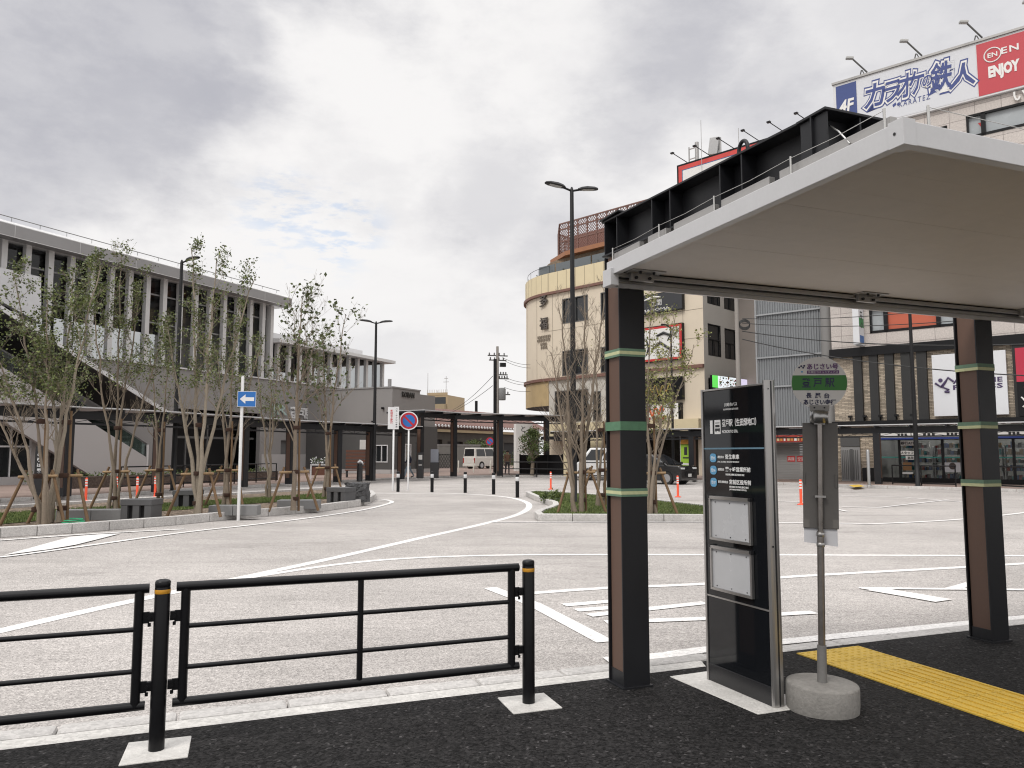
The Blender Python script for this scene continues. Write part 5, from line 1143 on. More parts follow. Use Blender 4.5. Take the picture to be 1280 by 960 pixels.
# ------------------------------------------------------------------ tall stone clad building with the convenience store
B = Frame((18.2,42), R(-40.1)); tb_ = fthing('tall_building', 'tall building clad in pale stone tiles with ribbed stone frontage over the convenience store', 'building', B)
def tile_mat(name, base, tw, th, amt, mortar, ms=.008, offs=0.0):
    m = bpy.data.materials.new(name); m.use_nodes = True; t = m.node_tree; bs = t.nodes['Principled BSDF']; LL = t.links.new
    tc = t.nodes.new('ShaderNodeTexCoord'); mp = t.nodes.new('ShaderNodeMapping'); mp.inputs['Rotation'].default_value = (R(-90),0,0); LL(tc.outputs['Object'], mp.inputs['Vector'])
    br = t.nodes.new('ShaderNodeTexBrick'); LL(mp.outputs[0], br.inputs['Vector']); br.inputs['Scale'].default_value = 1; br.inputs['Brick Width'].default_value = tw; br.inputs['Row Height'].default_value = th; br.inputs['Mortar Size'].default_value = ms; br.offset = offs
    br.inputs['Color1'].default_value = (*[c*(1-amt) for c in base],1); br.inputs['Color2'].default_value = (*[c*(1+amt) for c in base],1); br.inputs['Mortar'].default_value = (*mortar,1)
    n = t.nodes.new('ShaderNodeTexNoise'); n.inputs['Scale'].default_value = 14; n.inputs['Detail'].default_value = 6; LL(tc.outputs['Object'], n.inputs['Vector'])
    mr = t.nodes.new('ShaderNodeMapRange'); LL(n.outputs['Fac'], mr.inputs['Value']); mr.inputs['From Min'].default_value = .3; mr.inputs['From Max'].default_value = .7; mr.inputs['To Min'].default_value = .84; mr.inputs['To Max'].default_value = 1.12
    v = t.nodes.new('ShaderNodeVectorMath'); v.operation = 'SCALE'; LL(br.outputs['Color'], v.inputs[0]); LL(mr.outputs[0], v.inputs['Scale']); LL(v.outputs[0], bs.inputs['Base Color']); bs.inputs['Roughness'].default_value = .6; return m
tile = tile_mat('marble_tile', (.50,.455,.425), 1.15, .62, .05, (.22,.19,.18), .012)
stone2 = tile_mat('split_face_stone', (.42,.355,.275), .34, .075, .38, (.14,.11,.085), .010, .5); pil = M('pilaster_dark', (.030,.030,.030), .6, n=(2,.1), spec=.3); awn = M('awning_grey', (.12,.12,.125), .5)
def bx(px, off=0, py=567): return B.xat(px, off, py)
def bz(px, py, off=0): return B.at(px, py, off)[1]
XL, XR = -.55, 16.0
# openings of the tiled part measured on the facade
Wn = []
for (a, c, t_, u, n_) in ((1087,1195,387,415,3),(1207,1330,142,170,3),(1130,1182,156,178,1)):
    x0, x1 = bx(a), bx(c); Wn.append((x0, x1, bz(a,u), bz(a,t_)))
z_a, z_b = bz(1087,417), bz(1087,386)
Wn[0] = (bx(1087,0,400), bx(1199,0,400), z_a, z_b); z_c, z_d = bz(1208,174), bz(1208,145); Wn[1] = (bx(1208,0,158), bx(1208,0,158)+5.2, z_c, z_d); Wn[2] = (bx(1140,0,160), bx(1184,0,160), z_c+.1, z_d-.25)
more = [(1.2,5.0,12.9,14.3),(6.2,11.5,12.9,14.3),(9.0,14.5,z_a,z_b)]
b = MB(); b.wall(XL,XR,7.35,19.4,Wn+more,0,.25,0); b.face([(XL,0,7.35),(XL,14,7.35),(XL,14,19.4),(XL,0,19.4)],0); b.box(XL,XR,.3,14,19.3,19.4); b.box(XL+.02,XR,.26,.3,7.3,19.3,1); b.build('wall', [tile, dkin], tb_)
frost = M('frosted_pane', (.36,.385,.40), .25, n=(1,.06)); orp = M('orange_poster', (.46,.105,.055), .5)
for k, (x0,x1,z0,z1) in enumerate(Wn+more):
    f = MB(); e = .1
    f.box(x0,x1,-.03,.14,z0,z0+e*1.3).box(x0,x1,-.03,.14,z1-e,z1).box(x0,x0+e,-.03,.14,z0,z1).box(x1-e,x1,-.03,.14,z0,z1)
    cuts = {0:[.22,.9],1:[.22],2:[.5]}.get(k,[.33,.66])
    if k == 0: cuts = [(bx(1107,0,400)-x0)/(x1-x0), (bx(1173,0,400)-x0)/(x1-x0)]
    if k == 1: cuts = [(bx(1229,0,155)-x0)/(x1-x0)]
    for c in cuts: f.box(x0+(x1-x0)*c-.1,x0+(x1-x0)*c+.1,-.03,.14,z0,z1)
    fo = f.build('window', blk, tb_); MB().box(x0,x1,.16,.2,z0,z1).build('pane', frost, fo)
    if k == 0: MB().box(bx(1109,0,400),bx(1171,0,400),.14,.158,z0+.1,z1-.05).build('orange_poster', orp, fo)
    if k == 1:
        q = (x0+.65,(z0+z1)/2); b = MB(); b.prism([(q[0]-.16,.15,q[1]+.14),(q[0]+.16,.15,q[1]+.14),(q[0],.15,q[1]-.16)],(0,-.01,0)); b.build('red_triangle', sgnr, fo)
txt('いざ', (bx(1267,0,119),-.06,bz(1276,119)), AX, UP, .62, sgnw, tb_, depth=.1, bold=.02, align='L')
# sign band above the tiles
z0, z1 = 19.42, 22.35; t = thing('roof_sign', 'long white and red roof sign reading ENJOY with blue karaoke lettering', 'billboard', B.w(0,0,z0), B.a)
xa, xb, xc_ = bx(1043,-.2,125), bx(1072,-.2,120), bx(1222,-.2,90); H_ = z1-z0
MB().box(xa-.05,XR,-.2,.6,0,H_).build('box', whitep, t, bevel=.02); MB().box(xa+.1,xb-.05,-.215,-.2,.12,H_-.14).build('blue_field', M('sign_indigo',(.035,.06,.20),.45), t); MB().box(xb,xc_-.04,-.212,-.2,.1,H_-.12).build('white_field', M('sign_cool_white',(.58,.59,.62),.45), t); MB().box(xc_,XR-.1,-.215,-.2,.1,H_-.12).build('red_field', M('sign_crimson',(.46,.045,.06),.45), t)
MB().box(xa-.1,XR,-.28,.6,H_+.0,H_+.12).build('top_rail', alu2, t)
indigo = M('indigo_ink', (.035,.055,.20), .5)
def sg(px, py): x_, z_ = B.at(px, py, -.22); return x_, z_-z0
def sgt(body, pxc, pyc, pw, ph, mm, yy, dp, bold=0.0, **k):
    x_, z_ = sg(pxc, pyc); w_ = sg(pxc+pw/2, pyc)[0]-sg(pxc-pw/2, pyc)[0]; h_ = sg(pxc, pyc-ph/2)[1]-sg(pxc, pyc+ph/2)[1]
    txt(body, (x_,yy,z_), AX, UP, h_, mm, t, w=w_, depth=dp, bold=bold, **k)
sgt('4F', 1058.5, 132, 19, 16, sgnw, -.22, .02, .03, shear=.15)
for ch, px_, py_, pw2, ph2 in (('カ',1093,119,28,30),('ラ',1115,114,22,26),('オ',1131,107,22,30),('ケ',1146,103,20,30),('の',1159,101,13,15),('鉄',1176,95,28,36),('人',1202,94,34,30)):
    for bold, mm, dp, yy, g_ in ((.10,indigo,.006,-.213,1.30),(.062,sgnw,.010,-.214,1.17),(.02,indigo,.014,-.215,1.0)): sgt(ch, px_, py_, pw2*g_, ph2*g_, mm, yy, dp, bold, shear=.12)
sgt('KARATEZ', 1143, 125.5, 40, 6.5, indigo, -.214, .012, .0, space=1.3, shear=.1)
wk = xc_-xb; cx = xb+wk*.52
mx_, mz_ = sg(1118, 131); MB().obox((mx_,-.22,mz_),(.08,0,.05),(0,.004,0),(-.02,0,.07)).obox((mx_+.2,-.22,mz_-.02),(.06,0,.04),(0,.004,0),(-.02,0,.07)).build('mark', indigo, t)
sgt('ENJOY', 1255, 87.5, 40, 19, sgnw, -.217, .02, .06)
ex_, ez_ = sg(1251.5, 64); txt('EN CYCLE', (ex_,-.217,ez_), AX, UP, .34, sgnw, t, w=3.0, depth=.02, bold=.02, align='L', space=1.2)
b = MB(); cxx, czz = sg(1240.5, 68.5); rx_, rz_ = .36, .36
ring_ = [(cxx+rx_*math.cos(6.283*k/32), -.222, czz+rz_*math.sin(6.283*k/32)) for k in range(33)]; b.tube(ring_, .035, 5, cap=False); b.build('oval_ring', sgnw, t); txt('EN', (cxx,-.217,czz), AX, UP, .24, sgnw, t, w=.42, depth=.02, bold=.02)
lampg = M('sign_lamp_grey', (.32,.32,.31), .5)
for k, px_ in enumerate((1077,1145,1220,1300)):
    x = bx(px_,-.2,(98,72,50,25)[k]); q = B.w(x,-.2,z1+.12); lt = thing('sign_lamp', ('grey arm lamp above the blue 4F end of the roof sign','grey arm lamp above the blue karaoke lettering','grey arm lamp where the roof sign turns from white to red','grey arm lamp farther right over the red sign, outside the picture')[k], 'lamp', q, B.a, 'arm lamps along the roof sign')
    b = MB(); b.beam((-.1,.1,0),(-.02,.1,.32),.05,.05); b.beam((.14,.1,0),(.02,.1,.3),.05,.05); b.beam((.25,.2,.15),(-.3,-.55,.82),.06,.06); b.build('arm', M('lamp_arm_dark',(.09,.09,.085),.5), lt); MB().obox((-.4,-.66,.84),(.17,.08,-.03),(-.07,.14,.02),(0,.02,.07)).build('lamp_head', lampg, lt, bevel=.03)
# ribbed stone storey
b = MB(); b.box(XL,XR,.12,.3,3.3,7.0,0); b.build('stone_panel', stone2, tb_)
b = MB(); b.box(XL-.1,XR,-.15,.3,7.0,7.34); b.box(XL-.1,XR,-.22,.1,6.86,7.02); b.build('cornice', blk, tb_)
for px0, px1 in ((1068,1078.5),(1088,1098.5),(1107.5,1118.5),(1128,1139.5),(1147.5,1160)): MB().box(bx(px0,0,485),bx(px1,0,485),-.12,.119,3.35,6.86).build('pilaster', pil, tb_)
for x in (bx(1268,0,485),9.8,11.6): MB().box(x,x+.9,-.12,.119,3.35,6.86).build('pilaster', pil, tb_)
for px_ in (1065,1083.5,1103,1123,1143): b = MB(); x = bx(px_); b.obox((x,-.05,3.6),(.1,0,0),(0,.09,0),(0,0,.05)); b.cyl((x,0,3.4),(x,-.02,3.6),.03,sides=6); b.build('spot_lamp', blk, tb_)
MB().box(XL-.05,XR,-.3,.3,3.12,3.34).build('store_cornice', blk, tb_)
# store front
MB().box(XL,bx(1096),.1,.4,.1,3.1).build('plain_pier', stone2, tb_)
b = MB(); x0, x1 = bx(1051), bx(1075); b.box(x0,x1,.02,.1,.12,1.95,0)
for k in range(9): b.box(x0+.05+(x1-x0-.1)*k/9, x0+.08+(x1-x0-.1)*k/9, -.005,.02,.2,1.8,1)
b.box((x0+x1)/2-.02,(x0+x1)/2+.12,-.01,.02,.15,1.85,1); b.build('service_door', [M('door_silver',(.26,.26,.26),.45), mull], tb_)
b = MB(); b.box(x0,x1,.0,.1,1.98,2.5,0); b.build('door_transom', mull, tb_)
b = MB(); b.box(bx(1077),bx(1094.5),-.02,.1,.85,2.55,0); b.box(bx(1077),bx(1094.5),-.02,.1,.12,.84,1); b.build('stone_pier', [stone2, blk], tb_)
xs0 = bx(1099); 
b = MB(); b.box(xs0-.1,XR,3.2,3.4,.1,3.1,0); b.box(xs0-.1,XR,.3,3.3,2.95,3.1,1); b.box(xs0-.12,xs0,.1,3.2,.1,3.1,1); b.box(xs0-.1,XR,.3,3.3,.1,.14,2)
b.build('store_interior', [M('store_back',(.36,.36,.34),.8), M('store_dark',(.30,.30,.29),.8), M('store_floor',(.30,.30,.29),.4)], tb_)
tube_e = M('store_tube', (.8,.8,.8), .4, emit=((1,.97,.92), 16.0)); b = MB()
for k in range(6): b.box(xs0+.6+1.9*k,xs0+2.0+1.9*k,1.3,1.42,2.86,2.93)
b.build('ceiling_tube', tube_e, tb_)
b = MB(); random.seed(12); mats_ = [M('shelf_grey',(.42,.43,.43),.5)]+[M(n_, c_, .6) for n_, c_ in (('goods_white',(.55,.55,.53)),('goods_red',(.34,.06,.05)),('goods_teal',(.05,.24,.24)),('goods_tan',(.36,.26,.14)),('goods_blue',(.07,.13,.28)),('goods_dark',(.06,.055,.05)))]
for x in [xs0+.9+1.55*k for k in range(8)]:
    for z in (.3,.75,1.15,1.55,1.9):
        b.box(x,x+1.4,1.0,1.5,z-.03,z,0); xx = x+.03
        while xx < x+1.3:
            wd = random.uniform(.06,.16); b.box(xx,xx+wd,1.04,1.35,z,z+random.uniform(.12,.3),random.randint(1,6)); xx += wd+random.uniform(.005,.03)
    b.box(x-.03,x,1.0,1.5,.14,2.0,0).box(x+1.4,x+1.43,1.0,1.5,.14,2.0,0)
b.build('shelves', mats_, tb_)
b = MB(); b.face([(xs0,.11,.35),(XR,.11,.35),(XR,.11,2.4),(xs0,.11,2.4)]); b.build('store_glass', thin_glass('store_clear_glass',.88), tb_)
b = MB()
for px_ in (1099,1124,1178,1246,1267): x = bx(px_); b.box(x-.06,x+.06,.05,.18,.12,2.95)
for x in (9.2,10.6,12): b.box(x-.06,x+.06,.05,.18,.12,2.95)
b.box(xs0,XR,.04,.18,2.30,2.42).box(xs0,XR,.04,.18,.12,.36); b.build('store_frame', blk, tb_)
b = MB(); b.box(xs0,XR,.095,.105,1.38,1.44); b.build('glass_stripe', M('store_teal',(.03,.22,.19),.5), tb_)
b = MB(); x0 = bx(1101); b.box(x0,XR,-.34,-.1,2.34,2.44,1).box(x0,XR,-.36,-.1,2.44,2.70,0).box(x0,XR,-.34,-.1,2.70,2.80,2); b.build('store_sign_band', [sgnw, M('band_blue',(.03,.06,.26),.5), M('band_green',(.04,.16,.10),.5)], tb_)
for px_, w_ in ((1123,.5),(1155,.6),(1185,.5),(1262,.5)):
    x = bx(px_,-.36); b = MB()
    for k in range(3): b.box(x+w_*k/3,x+w_*k/3+w_*.22,-.37,-.36,2.49,2.64)
    b.build('sign_letter', ink, tb_)
# posters behind the glass
def poster(px0, px1, py0, py1, m, name='poster', off=.085):
    x0, x1 = bx(px0,off), bx(px1,off); z1, z0 = bz(px0,py0,off), bz(px0,py1,off); MB().box(x0,x1,off-.01,off,z0,z1).build(name, m, tb_); return (x0+x1)/2, (z0+z1)/2, x1-x0, z1-z0
x, z, w_, h_ = poster(1125,1143,563.5,568.5,sgnw); txt('スタッフ', (x,.07,z), AX, UP, h_*.7, ink, tb_, w=w_*.88, depth=.004, bold=.03)
x, z, w_, h_ = poster(1132,1148,570,574.5,sgnw); txt('募集中', (x,.07,z), AX, UP, h_*.7, ink, tb_, w=w_*.7, depth=.004)
poster(1128,1139,578,588,M('poster_dark_food',(.22,.11,.04),.5)); poster(1127,1140,590,592.5,sgnw)
x, z, w_, h_ = poster(1125,1147,551,557,sgnw); txt('銀行ATM', (x,.07,z), AX, UP, h_*.66, ink, tb_, w=w_*.85, depth=.004, bold=.02)
x, z, w_, h_ = poster(1180,1200,578,590,M('poster_pale',(.50,.50,.52),.5)); b = MB(); b.prism([(x+.16*math.cos(q),.07,z+.06+.17*math.sin(q)) for q in [6.283*k/14 for k in range(14)]],(0,-.004,0)); b.build('poster_print', M('print_dark',(.06,.045,.04),.6), tb_)
# large white gym sign on the stone
off = -.25; x0, x1 = bx(1166,off,480), bx(1259,off,480); zz1, zz0 = bz(1165,444,off), bz(1165,520.5,off)
t = thing('wall_sign', 'large white upright sign with a dark running figure mark, partly behind the right shelter post', 'sign', B.w(x0,off,zz0), B.a); W_, H_ = x1-x0, zz1-zz0
MB().box(0,W_,0,.14,0,H_).build('panel', M('sign_clean_white',(.62,.63,.65),.4), t, bevel=.01); plum = M('plum_ink', (.05,.03,.09), .5)
def sp(px, py): x, z = B.at(px, py, off-.01); return (x-x0, -.012, z-zz0)
b = MB()
for pts in (((1169,479),(1176,483.5),(1182,477),(1185,472),(1192,477)),((1182,477),(1178,484),(1186,487),(1181,490)),): b.tube([sp(*p) for p in pts], .055, 6)
b.tube([sp(1181,489.5), sp(1187,490)], .06, 6); hx = sp(1175.5,475.5); b.prism([(hx[0]+.1*math.cos(q), -.004, hx[2]+.1*math.sin(q)) for q in [6.283*k/16 for k in range(16)]], (0,-.02,0)); b.build('running_figure', plum, t)
xL = sp(1191,478)[0]; za, zb = sp(1191,477)[2], sp(1191,484.5)[2]
txt('ANYTIME', (xL,-.003,za), AX, UP, .24, plum, t, w=W_-xL-.18, depth=.01, align='L', bold=.03, space=1.1); txt('FITNESS', (xL,-.003,zb), AX, UP, .24, plum, t, w=W_-xL-.18, depth=.01, align='L', bold=.03, space=1.1)
off = -.3; x0 = bx(1271,off,480); zz1, zz0 = bz(1270,435,off), bz(1270,520,off); t = thing('wall_poster', 'tall red and black poster at the right picture edge', 'sign', B.w(x0,off,zz0), B.a); H_ = zz1-zz0
MB().box(0,2.4,0,.1,0,H_*.5).build('lower_panel', blk, t); MB().box(0,2.4,0,.1,H_*.5,H_).build('upper_panel', M('poster_red',(.42,.02,.05),.5), t); b = MB(); b.tube([(.15,-.02,.9),(.4,-.02,.6),(.2,-.02,.45),(.55,-.02,.25)],[.03,.08,.05,.02],6); b.tube([(.4,-.02,.95),(.5,-.02,.5),(.35,-.02,.2)],[.03,.06,.02],6); b.build('brush_strokes', sgnw, t)
b = MB(); b.lathe([(0,-.1),(.3,0),(0,.1)],(.55,-.0,H_*.42),12); b.build('food_picture', M('salmon_pink',(.55,.20,.14),.6), t)
# blade sign
off = -.1; x0 = bx(1076,off,410); zt_, zb_ = bz(1070,385,-.8), bz(1070,431,-.8); zt_ += 1.2; t = thing('blade_sign', 'white upright blade sign with green and blue marks on the tiled wall', 'sign', B.w(x0,0,zb_), B.a)
MB().box(-.16,.16,-1.0,-.1,0,zt_-zb_).build('box', M('sign_clean_white',(.62,.63,.65),.4), t, bevel=.01)
b = MB(); b.box(.161,.166,-.95,-.15,.95,1.45,0).box(.161,.166,-.9,-.2,.1,.5,1); b.build('color_field', [M('mark_green',(.03,.20,.06),.5), M('mark_blue',(.03,.12,.34),.5)], t)
b = MB(); b.box(-.1,.1,-.1,.0,.5,.6).box(-.1,.1,-.1,.0,2.2,2.3); b.build('bracket', galv, t)
for k, ch in enumerate('クリニック'): txt(ch, (.167,-.55,zt_-zb_-.45-.42*k), (0,1,0), UP, .34, ink, t, w=.34, depth=.004, bold=.02)
# ------------------------------------------------------------------ corrugated grey building between
corr = M('corrugated_grey', (.20,.21,.22), .55, n=(1.5,.08,25)); CX0, CX1 = B.xat(947,1.0,440), XL-.05
cb = fthing('corrugated_building', 'grey building sheathed in upright corrugated metal between the two corner buildings', 'building', B)
b = MB(); x = CX0; p_ = []
while x < CX1: p_ += [(x,1.0),(x+.06,1.0),(x+.08,1.05),(x+.13,1.05)]; x += .15
b.flat(p_+[(CX1,1.4),(CX1,13),(CX0,13)], 2.95, 15.0); b.build('cladding', corr, cb)
b = MB()
for py in (393,447,484): z = bz(960,py,.9); b.box(CX0-.1,CX1,.9,1.0,z-.03,z+.06)
b.cyl((CX0-.05,.95,3),(CX0-.05,.95,15),.06,sides=8); b.build('band_rail', M('rail_pale',(.30,.31,.32),.5), cb)
MB().cyl((CX1-.35,.55,.1),(CX1-.35,.55,15.4),.33,sides=20).build('round_column', M('column_grey',(.20,.195,.19),.5), cb)
b = MB(); b.box(CX0,CX1,.95,1.15,2.72,2.96,0); b.build('green_fascia', M('fascia_green',(.03,.13,.05),.5), cb)
b = MB(); b.box(CX0-.2,CX1,.3,1.0,2.2,2.7,0); b.box(CX0-.2,CX1,.28,.3,2.25,2.66,1); 
b.build('shop_awning', [awn, M('awning_red',(.30,.035,.025),.5)], cb); b = MB(); random.seed(6)
for k in range(22): x = CX0+.1+.2*k; b.box(x,x+random.uniform(.08,.16),.265,.28,2.33,2.33+random.uniform(.14,.26),k%3)
b.build('awning_print', [M('print_cream',(.55,.42,.22),.5), M('print_orange',(.55,.22,.05),.5), sgnw], cb)
b = MB()
for k in range(22): z = .12+.095*k; b.box(CX0,CX1,1.0,1.06,z,z+.085)
b.build('roller_shutter', M('shutter_grey',(.26,.255,.25),.5), cb)
for px0, px1, s_ in ((984,993.5,'貸店舗'),(996,1006,'空室')):
    x0, x1 = B.xat(px0,.99), B.xat(px1,.99); z1, z0 = bz(px0,570,.99), bz(px0,577,.99); q = MB().box(x0,x1,.985,.998,z0,z1).build('red_notice', sgnr, cb); txt(s_, ((x0+x1)/2,.984,(z0+z1)/2), AX, UP, (z1-z0)*.6, sgnw, q, w=(x1-x0)*.8, depth=.004)
# screen on the side of the beige building
off = -.6; x0, x1 = BS.xat(893,off), BS.xat(945,off); z1, z0 = BS.at(900,470,off)[1], BS.at(900,485,off)[1]
scr = thing('lit_screen', 'lit green and white display board above the stop totem', 'screen', BS.w(x0,off,z0), BS.a); MB().box(0,x1-x0,.02,.2,0,z1-z0).build('case', blk, scr)
ems = [M('screen_'+n_, c_, .4, emit=(c_, 1.0)) for n_, c_ in (('green',(.12,.62,.10)),('white',(.7,.75,.78)),('lilac',(.60,.55,.72)))]
b = MB(); W_ = x1-x0; b.box(.0,W_*.12,.0,.02,0,z1-z0,0).box(W_*.12,W_*.6,.0,.02,0,z1-z0,1).box(W_*.6,W_,.0,.02,0,z1-z0,2); sf = b.build('face', ems, scr)
b = MB(); random.seed(2)
for k in range(60): x, z = random.uniform(W_*.14,W_*.56), random.uniform(.1,z1-z0-.1); b.box(x,x+random.uniform(.05,.2),-.01,.0,z,z+random.uniform(.03,.12),k%4)
b.build('picture', [ink, sgnr, M('mark_green',(.03,.20,.06),.5), gold], sf)
# street side things on the right
t = thing('utility_pole', 'grey concrete utility pole with cable loops beside the corrugated building', 'utility pole', D(926.5,598,46.0).xy.to_3d()+Vector((0,0,.12)), 0)
MB().cyl((0,0,0),(0,0,12),.17,.12,14).build('pole', M('pole_concrete',(.27,.25,.23),.85,n=(2,.1,30)), t)
b = MB(); b.tube([(0,0,11.95),(-.03,0,13.2)],.05,6); zc3 = D(930,408,46).z
for k in range(5): b.lathe([(.10,-.06),(.13,0),(.10,.06)], (.0,0,zc3-.55+.3*k), 10)
for k in range(4): b.tube([(.12+.32*math.cos(a)+.3, -.1, zc3+.25*math.sin(a)+.05*k-.1) for a in [6.283*j/14 for j in range(15)]], .025, 5, cap=False)
b.build('cable_coil', M('cable_dark',(.05,.05,.05),.6), t)
wire = M('wire_black', (.03,.03,.03), .6); wc = 0
def cable(p, q, sag, label, r=.018):
    p, q = Vector(p), Vector(q); n = 12; pts = [p.lerp(q,k/n)-Vector((0,0,sag*4*(k/n)*(1-k/n)))-p for k in range(n+1)]
    tag(MB().tube(pts, r, 5).build('overhead_cable', wire, None, loc=p), label, 'cable', 'overhead cables')
up0 = D(928,402,46)
for k, (py0, px1, py1, l_) in enumerate(((398,1290,372,'topmost cable running right from the pole by the corrugated building'),(404,1290,392,'second cable running right from the pole by the corrugated building'),(414,1290,430,'thicker drooping cable running right from the pole with coils'),(424,1290,470,'lowest cable slanting down right from the pole with coils'))): cable(D(928,py0,46), D(px1,py1,32), .35, l_, .02 if k < 2 else .028)
p = G(1086.5,607,.12); t = thing('steel_post', 'plain silver steel post before the small stone pier', 'post', (p.x,p.y,.12)); MB().lathe([(.07,0),(.07,1.62),(.05,1.66),(0,1.665)], sides=16).build('post', M('post_silver',(.36,.36,.36),.35,.6), t); MB().lathe([(.11,0),(.11,.015),(.07,.02)], sides=16).build('base_plate', galv, t)
rail_fence('black barrier rail before the store window left of the lamp', G(1116,605.5,.12), G(1146,607,.12), .92, group='black barrier rails before the store', rails=(1.0,.12), n=1)
rail_fence('black barrier rail before the store window beside the portrait poster', G(1152,607,.12), G(1195,608.5,.12), .92, group='black barrier rails before the store', rails=(1.0,.12), n=1)
rail_fence('black barrier rail before the store near the right picture edge', G(1248,610,.12), G(1300,613,.12), .92, group='black barrier rails before the store', rails=(1.0,.12), n=1)
b = MB(); q = [G(1061,606.5,.123), G(1074,605.5,.123), G(1081,608,.123), G(1067,609,.123)]; b.face([(p.x,p.y,.126) for p in q][::-1]); tag(b.build('tactile_path', yel), kind='structure')
# ------------------------------------------------------------------ beyond the walkway
HF = Frame((-9.0,86), R(58)); t = fthing('tiled_house', 'long low house with brown tiled roof and white eave tile ends beyond the walkway', 'house', HF)
rt = M('brown_roof_tile', (.17,.095,.08), .7, n=(1.5,.25,12)); hw = M('house_wall', (.075,.068,.06), .8, n=(.8,.2)); wd_ = M('dark_timber', (.05,.042,.037), .8)
b = MB(); b.wall(-3,24,.1,4.2,[(-2,2,.9,3.2),(3,6,.4,3),(7,11,1.2,3.2),(12,14,.2,2.6),(15,20,1.0,3)],0,.3); b.box(-3,24,4,7,.1,4.2); b.build('wall', hw, t)
b = MB(); b.box(-3,24,.35,.45,.1,3.4); b.build('dark_opening', dkin, t); MB().box(-3.3,24.3,-.5,-.3,4.05,4.35).build('eave_beam', cream, t)
b = MB(); b.prism([(-3.6,-1.3,4.75),(-3.6,3.5,6.9),(-3.6,8,4.75),(-3.6,8,4.6),(-3.6,3.5,6.7),(-3.6,-1.3,4.6)],(28.2,0,0))
for k in range(94): b.tube([(-3.5+.3*k,-1.3,4.82),(-3.5+.3*k,3.5,6.97)],.08,5)
rf = b.build('roof', rt, t)
b = MB()
for k in range(47): x = -3.4+.6*k; b.cyl((x,-1.42,4.68),(x,-1.30,4.70),.15,sides=8)
b.build('eave_tile', whitep, rf)
p = D(656,515,92); MB().cyl((16,5,6),(16,5,8.6),.2,sides=10).build('flue', blk, t)
t = thing('apartment_block', 'small tan apartment block with balconies far behind the police box', 'building', D(546,560,150).xy.to_3d(), R(-18))
MB().box(-2.2,2.2,0,9,0,13.0).build('wall', M('tan_wall',(.34,.26,.16),.8,n=(.3,.06)), t)
for z in (4.2,7.2,10.2): MB().box(-1.2,2.0,-1.1,.0,z,z+1.0).build('balcony', M('tan_balcony',(.27,.21,.13),.8), t); MB().box(-1.0,1.8,-.05,-.01,z+1.05,z+2.4).build('window', DG, t)
b = MB(); b.cyl((.6,3,13),(.6,3,17),.05,sides=5).box(.0,1.2,2.97,3.03,15.8,15.9).box(.2,1.0,2.97,3.03,16.5,16.6).cyl((-1.2,3,13),(-1.2,3,14.2),.05,sides=5); b.build('roof_antenna', galv, t)
b = MB(); b.box(-2.2,2.2,-.05,0,13.0,13.5)
for k in range(12): b.cyl((-2.1+.38*k,0,13.5),(-2.1+.38*k,0,14.1),.03,sides=4)
b.build('roof_rail', M('tan_wall',(.34,.26,.16),.8), t)
t = thing('distant_mast', 'very thin tall mast rising behind the police box roof', 'antenna', D(534,560,140).xy.to_3d(), 0); MB().cyl((0,0,0),(0,0,D(534,466,140).z),.1,.04,6).build('mast', galv, t)
# block wall, lattice gate, hedges and small far things
q0, q1 = D(547,585,80), D(600,585,82); t = thing('block_wall', 'grey concrete block wall left of the white van', 'wall', (q0.x,q0.y,.1), 0); v = Vector((q1.x-q0.x,q1.y-q0.y,0)); MB().beam((0,0,1.2),v+Vector((0,0,1.2)),.2,2.3).build('blocks', M('block_grey',(.17,.165,.155),.9,n=(1,.15)), t); MB().beam((0,0,2.4),v+Vector((0,0,2.4)),.28,.12).build('coping', wgrey, t)
q0, q1 = D(549,586,72), D(563,586,72); t = thing('lattice_gate', 'black expanding lattice gate left of the brown walkway post', 'gate', (q0.x,q0.y,.12), 0); W_ = q1.x-q0.x; b = MB(); n = 7
for k in range(n+1):
    x = W_*k/n
    for j in range(3):
        z = .15+.42*j; 
        if k < n: b.beam((x,0,z),(x+W_/n,0,z+.42),.04,.03); b.beam((x,0,z+.42),(x+W_/n,0,z),.04,.03)
b.beam((0,0,1.42),(W_,0,1.42),.05,.05); b.beam((0,0,.14),(W_,0,.14),.05,.05); b.build('lattice', blk, t)
MB().box(-.08,.0,-.06,.06,0,1.6).build('post', blk, t); MB().box(W_,W_+.08,-.06,.06,0,1.6).build('post', blk, t)
for (px, w_, h_, Y, l_) in ((601,1.6,.9,84,'green hedge over the roof of the white van, beside the far round sign'),(634,1.7,1.5,78,'green hedge right of the white van')):
    q = D(px,575,Y); b = MB(); random.seed(px)
    z0 = 1.9 if px == 601 else .0
    for k in range(40): leafball(b, Vector((random.uniform(-w_,w_),random.uniform(-.5,.5),z0+random.uniform(.1,h_))), .35, 26, .16)
    tag(b.build('hedge', [lf, lf2], None, loc=(q.x,q.y,.12)), l_, 'hedge')
q = D(606,575,76); t = thing('no_parking_sign', 'small far round blue and red no-parking sign above the white van', 'road sign', (q.x+.4,q.y+3.2,.1), 0); zz = D(606,553,79).z
MB().cyl((0,0,0),(0,0,zz),.04,sides=8).build('pole', galv, t)
for r_, m_, y_ in ((.42,sred,-.05),(.30,sblue,-.06)): MB().prism([(r_*math.cos(6.283*k/20),y_,zz+r_*math.sin(6.283*k/20)) for k in range(20)],(0,-.01,0)).build('red_ring' if m_ is sred else 'blue_face', m_, t)
MB().obox((0,-.075,zz), c45*.3, (0,.004,0), n45*.05).build('red_bar', sred, t)
